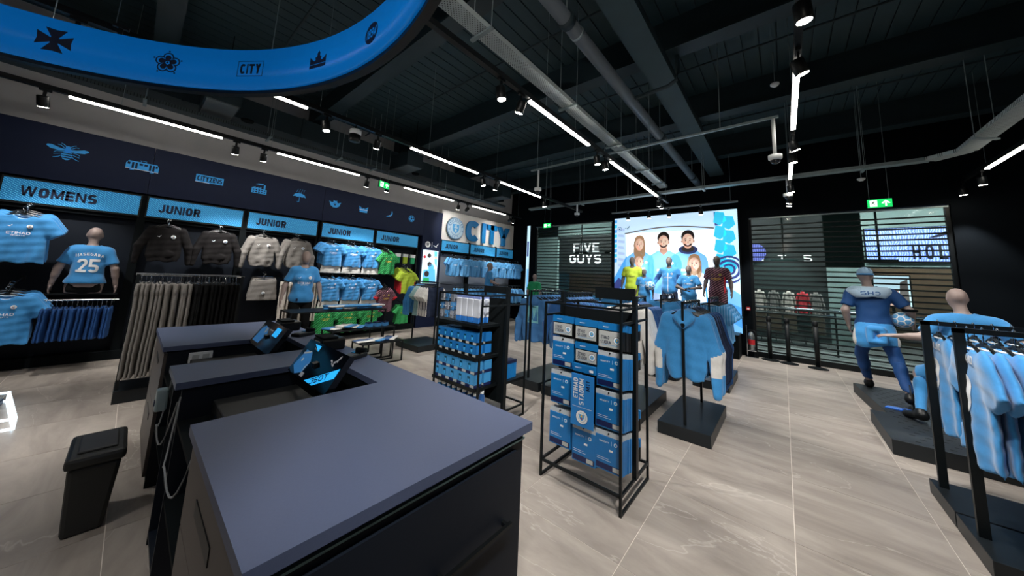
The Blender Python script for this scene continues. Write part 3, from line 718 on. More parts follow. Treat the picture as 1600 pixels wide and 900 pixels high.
# ------------------------------------------------------------------ lighting tracks
TRACKS = {
 'wall display': (-7.25, [(-.85, .73), (1.5, 3.07), (4.2, 5.8), (6.55, 8.1)], [(-1.02, 'w'), (.91, 'w'), (1.31, 'w'), (3.25, 'w'), (3.75, 'w'), (6.0, 'w'), (6.35, 'v'), (8.35, 'v'), (8.55, 'w')]),
 'folded shirt tables': (-4.80, [(-2.9, -1.3), (-.35, 1.26), (2.83, 4.44), (5.15, 6.72)], [(-2.2, 'd'), (-1.1, 'd'), (-.6, 'l'), (1.5, 'd'), (2.25, 'l'), (4.6, 'd'), (5.0, 'l'), (6.9, 'd')]),  # unseen rear spots and rearmost strip added as fill for the floor
 'garment rails': (-2.25, [(-2.9, -1.3), (2.84, 4.42), (5.26, 6.86), (6.9, 8.05)], [(-1.6, 'd'), (2.34, 'd'), (2.69, 'l'), (4.71, 'd'), (5.02, 'd'), (8.15, 'b'), (8.4, 'b')]),  # rear spot and rear strip, out of view, added as fill
 'open floor': (.20, [(-2.4, -.8), (-.3, 1.3), (3.83, 5.43), (6.45, 7.95)], [(-1.5, 'g'), (-.5, 'h'), (.1, 'c'), (.9, 'h'), (1.25, 'h'), (1.7, 'f'), (2.85, 'd'), (3.6, 'r'), (5.65, 'r'), (6.2, 'd'), (8.14, 'd'), (9.2, 'b'), (9.5, 'b')]),  # unseen lamps at the rear end added to fill desk and pack stand
 'dark wall': (2.64, [(2.6, 4.2), (7.2, 8.8)], [(3.4, 'd'), (4.6, 'm'), (9.0, 'd'), (9.75, 'd'), (5.6, 'd')]),
}
can_me = MB().lathe([(.048, 0), (.052, .01), (.052, .13), (.046, .14)], (0, 0, 0), 16).mesh('can', BLACKP, True)
lens_me = MB().lathe([(.044, -.004), (.044, .0)], (0, 0, 0), 16).mesh('lens', LAMPF)
arm_me = MB().cbox((0, 0, .06), (.012, .03, .12)).cbox((0, 0, .125), (.035, .10, .03)).mesh('arm', BLACKP)
def spot(x, y, z, aim, label, power=SPOT_W, size=62):
    r = thing('track_spotlight', label, 'spotlight', (x, y, z), 0, 'track spotlights')
    link('arm', arm_me, r, (0, 0, -.14)); d = (Vector(aim)-Vector((x, y, z-.16))).normalized()
    q = (-d).to_track_quat('Z', 'Y').to_euler()
    c = link('can', can_me, r, Vector((0, 0, -.16))+d*.08); c.rotation_euler = q
    l = link('lens', lens_me, c)
    ld = bpy.data.lights.new('spot_light', 'SPOT'); ld.energy = power; ld.spot_size = math.radians(size); ld.spot_blend = .6; ld.shadow_soft_size = .035; ld.color = (1, .975, .935)
    lo_ = bpy.data.objects.new('spot_light', ld); COL.objects.link(lo_); lo_.parent = r; lo_.location = Vector((0, 0, -.16))+d*.10; lo_.rotation_euler = q
for nm, (x, strips, spots) in TRACKS.items():
    r = thing('light_track', 'black lighting track with white linear lights hung over the '+nm, 'lighting track', (x, 0, 3.8), 0, 'lighting tracks')
    MB().box((-.028, -3.2 if x < 1 else 1.0, 0), (.028, 9.0 if x < -1 else 9.9, .06)).build('rail', BLACKP, r)
    for a, b in strips:
        h = MB().box((-.03, a, -.012), (.03, b, 0)).build('linear_housing', BLACKP, r)
        MB().box((-.024, a+.01, -.03), (.024, b-.01, -.012)).build('diffuser', STRIP, h)
    for y in (-2.5, -.4, 1.4, 3.2, 5.0, 7.0, 8.8):
        if x < 1 or y > 1: MB().tube([(0, y, .06), (0, y, ZC-3.8)], .003, 5).build('suspension_wire', GALV, r)
    for y, k in spots:
        aim = {'w': (-8.3, y+.25, 1.2), 'd': (x+.25, y+.5, 0), 'l': (x-1.6, y+.2, 0), 'r': (x+1.1, y+.9, 0), 'b': (x-.4, 9.9, 1.2), 'f': (x+.6, y+2.4, .6), 'g': (-1.25, .86, 3.35), 'h': (-1.35, max(y+1.6, 2.3), .8), 'm': (1.4, 6.6, .9), 'c': (-2.4, .75, 1.0), 'v': (-8.65, y+.35, 3.1)}[k]
        spot(x, y, 3.8, aim, 'black track spotlight with glowing lens on the track over the '+nm, SPOT_W*(.8 if k == 'g' else (.32 if k == 'v' else 1)))
# downlight speaker on second track and the row above the tall screen
sp_ = thing('can_speaker', 'black and white pendant can beside the track over the tables', 'speaker', (-4.8, 1.9, 3.55))
MB().lathe([(.075, 0), (.08, .01), (.08, .10)], n=20).build('body', BLACKP, sp_, smooth=True); MB().lathe([(.08, .10), (.08, .17), (.07, .18)], n=20).build('cap', WHITE, sp_, smooth=True); MB().tube([(0, 0, .18), (0, 0, .26)], .01, 6).build('stem', BLACKP, sp_)
tr = thing('light_track', 'short pale lighting track mounted above the tall lit screen', 'lighting track', (0, 9.35, 3.74)); MB().box((-3.95, -.02, 0), (-.75, .02, .04)).build('rail', M('pale_rail', (130, 136, 138), .5), tr)
for x_ in (-3.8, -.9): MB().tube([(x_, 0, .04), (x_, 0, ZC-3.74)], .004, 5).build('suspension_wire', GALV, tr)
for x_ in (-3.45, -2.85, -2.32, -1.55): spot(x_, 9.35, 3.74, (x_+.15, 9.6 if x_ not in (-3.45,) else 9.4, .6), 'small black spotlight on the short track above the tall lit screen', 30, 60)

# ------------------------------------------------------------------ cameras, detectors, exit signs
cd_ = thing('conduit', 'thin steel conduit crossing the shop that carries the dome cameras', 'conduit', (0, 5.3, 3.95))
MB().bar((-4.05, 0, 0), (.06, 0, 0), .035, .03).build('channel', GALV, cd_)
for x_ in (-3.9, -3.0, -1.6, -.6): MB().tube([(x_, 0, .015), (x_, 0, ZC-3.95)], .005, 5).build('hanger_wire', GALV, cd_)
def dome(x, y, zt, z, lb):
    r = thing('dome_camera', lb, 'security camera', (x, y, z)); MB().tube([(0, 0, .13), (0, 0, zt-z)], .022, 10).build('drop_pole', WHITE, r, smooth=True)
    MB().lathe([(.055, .05), (.075, .07), (.075, .12), (.03, .135)], n=18).build('housing', WHITE, r, smooth=True); MB().lathe([(.004, 0), (.03, .006), (.05, .028), (.055, .05)], n=16).build('dome', M('smoked_dome', (25, 28, 32), .1), r, smooth=True)
dome(-3.86, 5.3, 3.93, 3.42, 'white dome security camera on a pole near the shuttered opening'); dome(.0, 5.3, 3.93, 3.30, 'white dome security camera on a pole over the open floor'); dome(-4.55, 8.25, 3.87, 3.5, 'white dome security camera hung under the crossing cable tray'); dome(.16, 8.25, 3.87, 3.45, 'white dome security camera under the crossing tray by the open floor track')
for x_, y_, lb in ((.05, 6.3, 'round white smoke detector under the deck by the open floor track'), (1.3, 9.2, 'round white smoke detector above the exit sign')):
    r = thing('smoke_detector', lb, 'smoke detector', (x_, y_, 4.9 if y_ < 9 else 3.9)); MB().lathe([(.03, 0), (.05, .02), (.06, .03), (.06, .05)], n=18).build('head', WHITE, r, smooth=True); MB().tube([(0, 0, .05), (0, 0, ZC-r.location.z)], .006, 6).build('drop_pole', GALV, r)
RUN = [(-.05, .30), (.05, .36), (.12, .26), (.24, .22), (.22, .14), (.10, .16), (.05, .22), (.02, .08), (.16, -.06), (.12, -.30), (.02, -.30), (.05, -.10), (-.10, .0), (-.16, -.16), (-.34, -.22), (-.34, -.12), (-.22, -.08), (-.14, .18), (-.26, .12), (-.32, .0), (-.40, .04), (-.30, .22)]
def exit_sign(x, y, z, rz, w_, label, arrow=True):
    r = thing('exit_sign', label, 'exit sign', (x, y, z), rz); h = w_*.5 if arrow else w_
    B('box', (-w_/2, -.02, -h/2), (w_/2, .02, h/2), M('sign_green_case', (14, 110, 60), .4), r)
    ps = [rect(-w_/2, -h/2, w_/2, h/2, GREEN_E, 1)]; s_ = h*.42*1.6; cx = -w_/4 if arrow else 0
    ps += [rect(cx-h*.30, -h*.38, cx+h*.30, h*.38, WHITE_E, 2)]+[poly([(cx+a*s_, b*s_*.9) for a, b in RUN][::-1], M('dark_green_print', (10, 90, 50), .5), 3), disc(cx+.1*s_, .40*s_, h*.06, M('dark_green_print'), 3, 10)]
    if arrow:
        c2 = w_/4; a = h*.36; ps += [poly([(c2, a), (c2-a, 0), (c2-a*.6, -a*.15), (c2-a*.2, a*.3), (c2-a*.2, -a), (c2+a*.2, -a), (c2+a*.2, a*.3), (c2+a*.6, -a*.15), (c2+a, 0)], WHITE_E, 2)]
    plate('sign_face', ps, r, (0, -.021, 0), (1, 0, 0), (0, 0, 1), .001)
    for s2 in (-.4, .4): MB().tube([(s2*w_, 0, h/2), (s2*w_, 0, ZC-z)], .0025, 5).build('suspension_wire', GALV, r)
exit_sign(1.36, 8.3, 3.24, 0, .29, 'green running man exit sign with upward arrow hung by the right shutter')
exit_sign(-5.75, 8.5, 3.36, 0, .28, 'small green exit sign hung in front of the left shutter')
exit_sign(-6.25, 3.15, 3.42, PI/2+.30, .26, 'green exit sign hung edge on from the wall display track')

# ------------------------------------------------------------------ suspended blue ring sign
rg = thing('ring_sign', 'large blue illuminated ring sign hung over the cash desk', 'sign', (-2.076, -1.671, 3.2))
RR = 2.596; RBLUE = M('ring_blue', (8, 112, 196), .32, emit=.30)
def ringband(r0, r1, z0, z1, n=96):
    mb = MB(); v = []; f = []
    for k in range(n):
        a = 2*PI*k/n
        for r_, z_ in ((r0, z0), (r0, z1), (r1, z1), (r1, z0)): v.append((r_*math.cos(a), r_*math.sin(a), z_))
    for k in range(n):
        j = (k+1) % n
        for e in range(4): f.append((4*k+e, 4*k+(e+1) % 4, 4*j+(e+1) % 4, 4*j+e))
    return mb.add(v, f)
ringband(RR, RR+.03, 0, .375).build('inner_face', RBLUE, rg, smooth=False).data.polygons.foreach_set('use_smooth', [True]*(96*4))
ringband(RR+.032, RR+.09, -.03, .38).build('outer_casing', BLACKP, rg)
for k in range(10):
    a = 2*PI*k/10+.25; MB().tube([((RR+.06)*math.cos(a), (RR+.06)*math.sin(a), .38), ((RR+.06)*math.cos(a), (RR+.06)*math.sin(a), ZC-3.2)], .004, 5).build('suspension_wire', GALV, rg)
def on_ring(name, pieces, deg, z=.19):
    mb = MB(); a0 = math.radians(deg)
    for p, f, mat, lay in pieces:
        mb.add([((RR-.001-.001*lay)*math.cos(a0-float(u)/RR), (RR-.001-.001*lay)*math.sin(a0-float(u)/RR), z+float(v_)) for u, v_ in p], f, mat)
    return mb.build(name, None, rg)
def cross_p(s_):
    p = []
    for k in range(4):
        a = k*PI/2; c, s2 = math.cos(a), math.sin(a)
        for x, y in ((.12, -.10), (.5, -.30), (.46, 0), (.5, .30), (.12, .10)): p.append(((x*c-y*s2)*s_, (x*s2+y*c)*s_))
    return p
on_ring('cross_emblem', [poly(cross_p(.20), NAVYP)], 156.7)
rose = []
for k in range(5):
    a = PI/2+k*2*PI/5; cx, cy = .055*math.cos(a), .055*math.sin(a); rose += [disc(cx, cy, .042, NAVYP, 1, 14), disc(cx, cy, .031, RBLUE, 2, 14), disc(cx*.85, cy*.85, .024, NAVYP, 3, 12), disc(.108*math.cos(a), .108*math.sin(a), .008, NAVYP, 1, 8)]
rose += [disc(0, 0, .016, RBLUE, 4, 12), disc(0, 0, .009, NAVYP, 5, 10)]
on_ring('rose_emblem', rose, 140.7)
fr = [rect(-.125, .068, .125, .074, NAVYP), rect(-.125, -.074, .125, -.068, NAVYP), rect(-.125, -.068, -.119, .068, NAVYP), rect(.119, -.068, .125, .068, NAVYP), text('CITY', 0, 0, .20, .095, NAVYP, 1, .05)]
on_ring('boxed_word', fr, 124.9)
CROWN = [(-.5, -.42), (.5, -.42), (.5, -.18), (.5, .22), (.36, .06), (.24, -.04), (.16, .02), (.2, .16), (.08, .2), (.09, .36), (0, .5), (-.09, .36), (-.08, .2), (-.2, .16), (-.16, .02), (-.24, -.04), (-.36, .06), (-.5, .22), (-.5, -.18)]
on_ring('crown_emblem', [poly([(x*.19, y*.17) for x, y in CROWN], NAVYP), rect(-.095, -.042, .095, -.038, RBLUE, 2)], 108.7)
on_ring('year_badge', [disc(0, 0, .085, NAVYP, 1, 28), text('1894', 0, 0, .13, .075, RBLUE, 2, .03, .2)], 93.6)
spot(-4.6, -.35, 3.8, (-3.2, -.6, 2.4), 'black track spotlight beside the blue ring sign', 60, 70)
# ------------------------------------------------------------------ left wall display
XF = -8.50                                   # face of the fitted wall
U_, V_ = (0, 1, 0), (0, 0, 1)                # print axes on the left wall (seen from the shop: right = +y)
BAYS = [(-4.2, -2.8, ''), (-2.8, -1.4, ''), (-1.4, 0, 'WOMENS'), (0, 1.4, 'JUNIOR'), (1.4, 2.8, 'JUNIOR'), (2.82, 4.2, 'JUNIOR'), (4.2, 5.6, 'JUNIOR'), (6.42, 7.70, 'JUNIOR'), (7.70, 9.08, 'JUNIOR'), (9.08, 10.14, 'JUNIOR')]
WHAT = ['beyond the womens bay', 'before the womens bay', 'holding womens shirts', 'holding charcoal sweatshirts', 'holding grey hooded sweatshirts', 'holding rows of sky blue shirts', 'holding green and lime keeper shirts', 'under the round crest', 'under the big wall letters', 'next to the back corner']
for (y0, y1, tx), wh in zip(BAYS, WHAT):
    b = thing('display_bay', 'dark wall display bay '+wh, 'wall display', (XF, y0, 0), 0, 'wall display bays')
    L_ = y1-y0; city = y0 > 6
    B('back_panel', (-.21, .0, 0), (-.17, L_, 2.8), M('pale_back_panel', (120, 128, 140), .6) if city else SLATWALL, b)
    for yy in (.0, L_-.05): B('side_post', (-.17, yy, 0), (-.04, yy+.05, 2.8), BLACKM, b)
    B('kick_plate', (-.17, 0, 0), (.02, L_, .14), BLACKM, b)
    B('top_rail', (-.17, .05, 2.33), (-.06, L_-.05, 2.38), BLACKM, b)
    if tx or y0 < -1:
        s_ = B('sign_box', (-.17, .03, 2.385), (-.02, L_-.03, 2.77), BLACKP, b)
        MB().box((-.001, -(L_-.10)/2, -.165), (.008, (L_-.10)/2, .165)).build('sign_face', SIGNB, s_, (-.018, L_/2, 2.58))
        if tx:
            w_ = .70 if tx == 'WOMENS' else .54
            plate('lettering', [text(tx, 0, 0, w_, .150, NAVYP, 1, .055)], s_, (-.008, (.20 if tx == 'WOMENS' else .18)+w_/2, 2.575), U_, V_)
# header panels with emblems
HB = M('emblem_blue', (30, 150, 225), .5, emit=.12)
heads = [(-4.2, .01, 'long navy header panel with a blue bee and a tram above the womens sign'), (.01, 2.83, 'navy header panel with a boxed word, a factory and an umbrella'), (2.83, 5.70, 'navy header panel with winged emblem, crown, banana and ball')]
hp = []
for a, b_, lb in heads:
    o = thing('header_panel', lb, 'header panel', (XF, a, 2.8), 0, 'header panels'); B('panel', (-.2, .002, 0), (0, b_-a-.004, .84), NAVY, o); hp.append((o, a))
def icon(k, nm, pieces, y, z=3.26): o, a = hp[k]; return plate(nm, pieces, o, (.001, y-a, z-2.8), U_, V_, .0015)
bee = [disc(0, -.05, .052, HB, 1, 20, .075), disc(0, .035, .035, HB, 1), disc(0, .075, .026, HB, 1)]
for z_ in (-.02, -.055, -.09): bee.append(rect(-.046, z_-.007, .046, z_+.007, NAVY, 2))
for s_ in (-1, 1):
    wg = [(.02*s_, .045), (.08*s_, .055), (.15*s_, .085), (.19*s_, .08), (.20*s_, .06), (.16*s_, .025), (.08*s_, .012), (.02*s_, .02)]
    bee.append(poly(wg if s_ < 0 else wg[::-1], HB, 1))
    for pth in (((.03, .01), (.10, -.005), (.12, -.025)), ((.03, -.02), (.075, -.04), (.12, -.055)), ((.045, -.05), (.07, -.085), (.12, -.11)), ((.02, .09), (.05, .12), (.07, .13)), ((.03, .06), (.07, .10), (.10, .10))):
        for (x1, y1), (x2, y2) in zip(pth[:-1], pth[1:]):
            dx, dy = x2-x1, y2-y1; l = math.hypot(dx, dy); nx, ny = -dy/l*.004, dx/l*.004
            q = [(s_*(x1+nx), y1+ny), (s_*(x1-nx), y1-ny), (s_*(x2-nx), y2-ny), (s_*(x2+nx), y2+ny)]; bee.append(poly(q if s_ > 0 else q[::-1], HB, 1))
icon(0, 'bee_emblem', bee, -.88)
tram = [poly([(-.19, -.06), (.19, -.06), (.19, .03), (.165, .075), (-.165, .075), (-.19, .03)], HB), rect(-.19, -.066, .19, -.058, PRINTW, 2)]
for u0, u1, v0, v1 in ((-.175, -.145, .01, .05), (-.125, -.10, -.05, .055), (-.085, -.06, -.05, .055), (-.04, .0, .015, .05), (.015, .055, .015, .05), (.075, .10, -.05, .055), (.115, .14, -.05, .055), (.15, .175, .01, .05)): tram.append(rect(u0, v0, u1, v1, NAVY, 2))
tram += [rect(-.14, -.085, -.09, -.066, HB), rect(.09, -.085, .14, -.066, HB), rect(-.03, .075, -.024, .10, HB), rect(.024, .075, .03, .10, HB), rect(-.04, .098, .04, .104, HB)]
icon(0, 'tram_emblem', tram, -.10)
icon(1, 'boxed_word', [rect(-.20, -.07, .20, .07, HB), text('CITYZENS', 0, .0, .36, .095, NAVY, 2, .045), rect(-.20, -.078, -.0, -.07, PRINTW, 2)], .77)
fac = [poly([(-.13, -.09), (.13, -.09), (.13, .01), (.03, .01), (.03, .05), (-.02, .02), (-.02, .05), (-.07, .02), (-.07, .05), (-.13, .02)], HB), rect(.07, .01, .10, .11, HB), poly([(-.08, .10), (.04, .10), (.07, .13), (-.02, .125)], HB)]
for i in range(5):
    for j in range(2): fac.append(rect(-.11+.048*i, -.075+.045*j, -.085+.048*i, -.05+.045*j, NAVY, 2))
icon(1, 'factory_emblem', fac, 1.55)
um = [poly([(-.13, .0), (-.09, .015), (-.05, 0), (0, .015), (.05, 0), (.09, .015), (.13, 0), (.10, .06), (.04, .09), (-.04, .09), (-.10, .06)], HB), rect(-.005, -.10, .005, .02, HB), arc(-.017, -.10, .012, .022, -PI, 0, HB)]
for i in range(4):
    for j in range(3): um.append(rect(-.07+.045*i+.01*j, .11+.03*j, -.06+.045*i+.01*j, .122+.03*j, HB))
icon(1, 'umbrella_emblem', um, 2.30)
wing = [poly([(-.14, .06), (-.10, -.05), (-.04, -.09), (.04, -.09), (.10, -.05), (.14, .06), (.07, .03), (.035, .06), (.05, .09), (0, .075), (-.05, .09), (-.035, .06), (-.07, .03)], HB), arc(0, -.02, .035, .043, .3, PI-.3, NAVY, 2), disc(0, -.02, .02, NAVY, 2, 12)]
icon(2, 'winged_emblem', wing, 3.08)
cr2 = [poly([(-.10, -.08), (.10, -.08), (.12, .08), (.05, .03), (0, .045), (-.05, .03), (-.12, .08)], HB), rect(-.11, -.02, .11, -.005, PRINTW, 2), arc(0, -.005, .04, .05, 0.2, PI-.2, NAVY, 2)]
icon(2, 'crown_emblem', cr2, 3.80)
icon(2, 'banana_emblem', [poly([(-.10, -.07), (-.02, -.075), (.06, -.045), (.10, .03), (.085, .10), (.065, .10), (.06, .03), (.02, -.02), (-.05, -.045)], HB), rect(-.01, -.05, .05, -.03, PRINTW, 2)], 4.54)
ball = [disc(0, 0, .10, HB), disc(0, 0, .035, NAVY, 2, 5), arc(0, 0, .085, .092, 0, 2*PI, NAVY, 2)]
for k in range(5):
    a = PI/2+k*2*PI/5; ball.append(disc(.075*math.cos(a), .075*math.sin(a), .02, NAVY, 2, 6))
icon(2, 'ball_emblem', ball, 5.26)
# navy column with poster and marks
c_ = thing('display_column', 'tall navy column between the wall bays carrying a poster', 'column', (XF, 5.70, 0)); B('panel', (-.2, 0, 0), (.0, .71, 3.64), NAVY, c_)
plate('club_mark', crest(-.15, 0, .10, PRINTW, NAVY, False, NAVY)+[rect(.005, -.09, .015, .09, PRINTW), cat_mark(.16, 0, .20, PRINTW)], c_, (.002, .36, 2.55), U_, V_, .0015)
po = thing('poster', 'lit fan poster of figures in sky blue on the navy column', 'poster', (XF+.012, 6.04, 1.85)); LITB = lambda n, c=None, e=0: M(n, c, .5, emit=e)
B('frame', (-.01, -.29, -.52), (.01, .29, .52), WHITE, po)
LW = LITB('lit_pale', (205, 228, 240), .75); LS = LITB('lit_sky', (90, 175, 228), .7); LK = LITB('lit_skin', (208, 172, 154), .62); LH = LITB('lit_dark_hair', (52, 44, 42), .4); LD = LITB('lit_deep_blue', (40, 100, 180), .6); LC = LITB('lit_cyan', (50, 190, 228), .8); LPUR = LITB('lit_indigo', (60, 70, 140), .6); LGN = LITB('lit_green', (40, 160, 90), .6); LWW = LITB('lit_white', (232, 244, 250), 1.05); LBL = LITB('lit_blonde', (168, 140, 112), .5)
pz = [rect(-.28, -.51, .28, .51, LW, 1), disc(-.05, .35, .07, LH, 2), disc(-.02, .08, .08, LH, 2), poly([(-.25, -.5), (-.22, -.1), (.2, -.06), (.26, -.5)], LS, 2), disc(.05, -.02, .11, LS, 2), disc(-.1, -.22, .09, LH, 3), poly([(-.24, -.5), (-.2, -.34), (.0, -.34), (.02, -.5)], LGN, 3), poly([(.12, .5), (.24, .5), (.26, .0), (.18, .1)], LS, 2), disc(.2, .3, .05, LK, 3), disc(-.22, .3, .05, REDP, 2)]
plate('print', pz, po, (.011, 0, 0), U_, V_, .001)
# crest and CITY letters
def solid_text(sx, w_, h_, d, mat, name, parent, O, U, V, bold=.05):
    p, f, _, _ = text(sx, 0, 0, w_, h_, mat, 1, bold); O, U, V = Vector(O), Vector(U), Vector(V); N_ = U.cross(V); mb = MB()
    for q in f:
        a = [O+U*float(p[i][0])+V*float(p[i][1]) for i in q]; n = len(a)
        mb.add(a+[c+N_*d for c in a], [tuple(range(n))[::-1], tuple(range(n, 2*n))]+[(i, (i+1) % n, n+(i+1) % n, n+i) for i in range(n)])
    return mb.build(name, mat, parent)
ws = thing('wall_letters', 'big sky blue CITY letters standing off the pale wall', 'sign', (XF-.02, 7.45, 3.23))
WBL = M('letter_blue', (14, 124, 192), .45)
for ch, y0, y1 in (('C', 0, .66), ('I', .78, .96), ('T', 1.05, 1.59), ('Y', 1.64, 2.34)):
    solid_text(ch, y1-y0, .74, .06, WBL, 'letter', ws, (0, (y0+y1)/2, 0), Vector(U_), Vector(V_), .09)
cw = thing('wall_crest', 'large round club crest standing off the pale wall', 'crest', (XF-.02, 6.96, 3.21))
MB().lathe([(.37, 0), (.385, .02), (.37, .05)], n=36).build('rim', M('rim_steel', (150, 175, 190), .3, .6), cw, smooth=False).rotation_euler = (0, PI/2, 0)
plate('face', crest(0, 0, .36, M('crest_pale', (168, 194, 210), .5), M('crest_blue', (20, 84, 148), .5), True, M('crest_sky', (70, 150, 205), .5)), cw, (.051, 0, 0), U_, V_, .002)
struct('wall_lit_patch_1', MB().box((XL+.005, 6.41, 2.78), (XF-.06, 10.14, 3.78)), PLASTERLIT)  # thin sheet over the same plaster, painting the brightly lit area
# ------------------------------------------------------------------ stock on the left wall (garments face +x)
RX = -PI/2
tee_sky = stow(garment('tee', SKYF, .05, 0, prints=(sponsor(), -.38)))
tee_sky2 = stow(garment('tee', SKYF, .05, 3, prints=(sponsor(), -.38)))
tee_green = stow(garment('tee', GREENF, .05, 1, prints=(sponsor(GOLD), -.38)))
tee_lime = stow(garment('tee', LIMEF, .05, 2, mats=[LIMEF, REDF], rule=lambda c: ((np.abs(c[:, 0]) > .22) & (c[:, 2] < -.42)).astype('i4')))
tee_burg = stow(garment('tee', BURGF, .05, 4, mats=[BURGF, REDF], rule=lambda c: ((np.abs(c[:, 0]) > .25) & (c[:, 2] < -.33)).astype('i4'), prints=(sponsor(GOLD), -.38)))
badge = lambda: [cat_mark(-.09, 0, .05, PRINTW)]+crest(.09, 0, .035, detail=False)
hood_char = stow(garment('hood', CHARF, .055, 0, prints=(badge(), -.30)))
hood_grey = stow(garment('hood', GREYF, .055, 1, prints=(badge(), -.30)))
def faceout(tm, y, zr, n, label, cat, group, sc=1.0, x0=-8.12, dx=.075, rail=True, last_dz=0):
    for k in range(n):
        put(tm, (x0-dx*k, y+random.uniform(-.012, .012), zr+.03*k), RX, label, cat, group, sc, .06)
    if rail:
        a = thing('hook_arm', 'black faceout arm holding '+group, 'display arm', (XF-.17, y, zr), 0, 'faceout arms')
        MB().tube([(0, 0, .03*n+.005), (-(XF-.17)+x0+.06, 0, -.004)], .007, 6).build('arm', BLACK, a); MB().cbox((.004, 0, .03*n), (.008, .05, .08)).build('bracket', BLACK, a)
# womens bay
faceout(tee_sky, -1.05, 2.30, 3, 'sky blue sponsor shirt hung on the upper arm of the womens bay', 'shirt', 'womens shirts upper arm', (.92, 1, .97), -8.02)
faceout(tee_sky2, -1.02, 1.20, 3, 'sky blue sponsor shirt hung on the lower arm of the womens bay', 'shirt', 'womens shirts lower arm', (.92, 1, .97), -8.02)
sh_ = thing('wall_shelf', 'black shelf carrying the half mannequin in the womens bay', 'shelf', (XF-.17, -.77, 1.07)); B('board', (0, 0, 0), (.48, .68, .025), BLACK, sh_); B('bracket', (0, .02, -.14), (.3, .035, 0), BLACK, sh_); B('bracket', (0, .645, -.14), (.3, .66, 0), BLACK, sh_)
m1 = figure('half_mannequin', 'half mannequin seen from behind in a sky blue shirt numbered 25', (-8.22, -.43, 1.097-.82), PI/2, 1.0, True, dict(wrL=(-.30, .0, .945), wrR=(.30, .0, .945)), SKIN, SKYF, 'short', .97, None, cut=.82, ears=True)
def ps_back(nm, num): return [text(num, 0, -.02, .21, .20, PRINTW, 1, .03)]+[text(ch, (i-(len(nm)-1)/2)*.034, .155-.0018*(i-(len(nm)-1)/2)**2, .028 if ch != 'I' else .01, .042, PRINTW, 1, .02, 0, -.03*(i-(len(nm)-1)/2)) for i, ch in enumerate(nm)]
decal('back_print', ps_back('HASEGAWA', '25'), m1['shirt'], m1['shirt'], -1, 0, 1.26)
B('base_shorts', (-.165, -.10, .82), (.165, .10, .99), BLACKF, m1['root'], .05)
def rail(label, p, q, name='hanging_rail', posts=(), z0=None, r=.011, mat=BLACK):
    t = thing(name, label, 'rail', p); d = Vector(q)-Vector(p); MB().tube([(0, 0, 0), d], r, 8).build('bar', mat, t); 
    for k in posts: e = d*k; MB().tube([e, (XF-.17-p[0], e.y, 0)], .009, 6).build('bracket', BLACK, t)
    return t
shorts = stow(garment('sho', SHORTF, .028, 0, prints=(crest(.10, 0, .025, detail=False), -.45)))
rail('chrome rail of royal blue shorts under the half mannequin', (-8.08, -.76, 1.005), (-8.08, -.06, 1.005), posts=(.04, .96), mat=CHROME)
for k in range(14): put(shorts, (-8.08, -.72+k*.0455, .998), PI+random.uniform(-.1, .1), 'royal blue football shorts clipped on the rail under the half mannequin', 'shorts', 'royal blue shorts', (1.15, .8, 1.1))
# charcoal and grey sweatshirts
for y, tm, nm, z in ((.32, hood_char, 'charcoal', 2.33), (1.0, hood_char, 'black', 2.33), (1.66, hood_grey, 'grey', 2.33), (2.28, hood_grey, 'pale grey', 2.33)):
    lb = {.32: 'charcoal half zip sweatshirt hung just after the womens bay', 1.0: 'charcoal sweatshirt hung beside the grey hooded sweatshirts', 1.66: 'grey hooded sweatshirt hung beside the charcoal ones', 2.28: 'grey hooded sweatshirt hung behind the mannequin at the tables'}[y]
    faceout(tm, y, z, 2, lb, 'sweatshirt', nm+' sweatshirts', .92, -8.05, .13)
joggers_grey = stow(garment('trs', GREYF, .035, 0)); joggers_black = stow(garment('trs', BLACKF, .035, 1)); joggers_cream = stow(garment('trs', CREAMF, .03, 2)); shorts_grey = stow(garment('sho', GREYF, .035, 2, prints=(crest(.0, 0, .03, detail=False), -.35)))
faceout(shorts_grey, 1.78, 1.45, 3, 'grey shorts hung under the grey sweatshirts', 'shorts', 'grey junior shorts', 1.0, -8.05, .07)
rail('black rail of cream trousers behind the shirt tables', (-7.95, 2.05, 1.42), (-7.95, 2.75, 1.42), posts=(.05, .95))
for k in range(11): put(joggers_cream, (-7.95, 2.09+k*.06, 1.41), PI+random.uniform(-.1, .1), 'cream jogging trousers on the wall rail behind the shirt tables', 'trousers', 'cream trousers', (1.05, .9, .85))
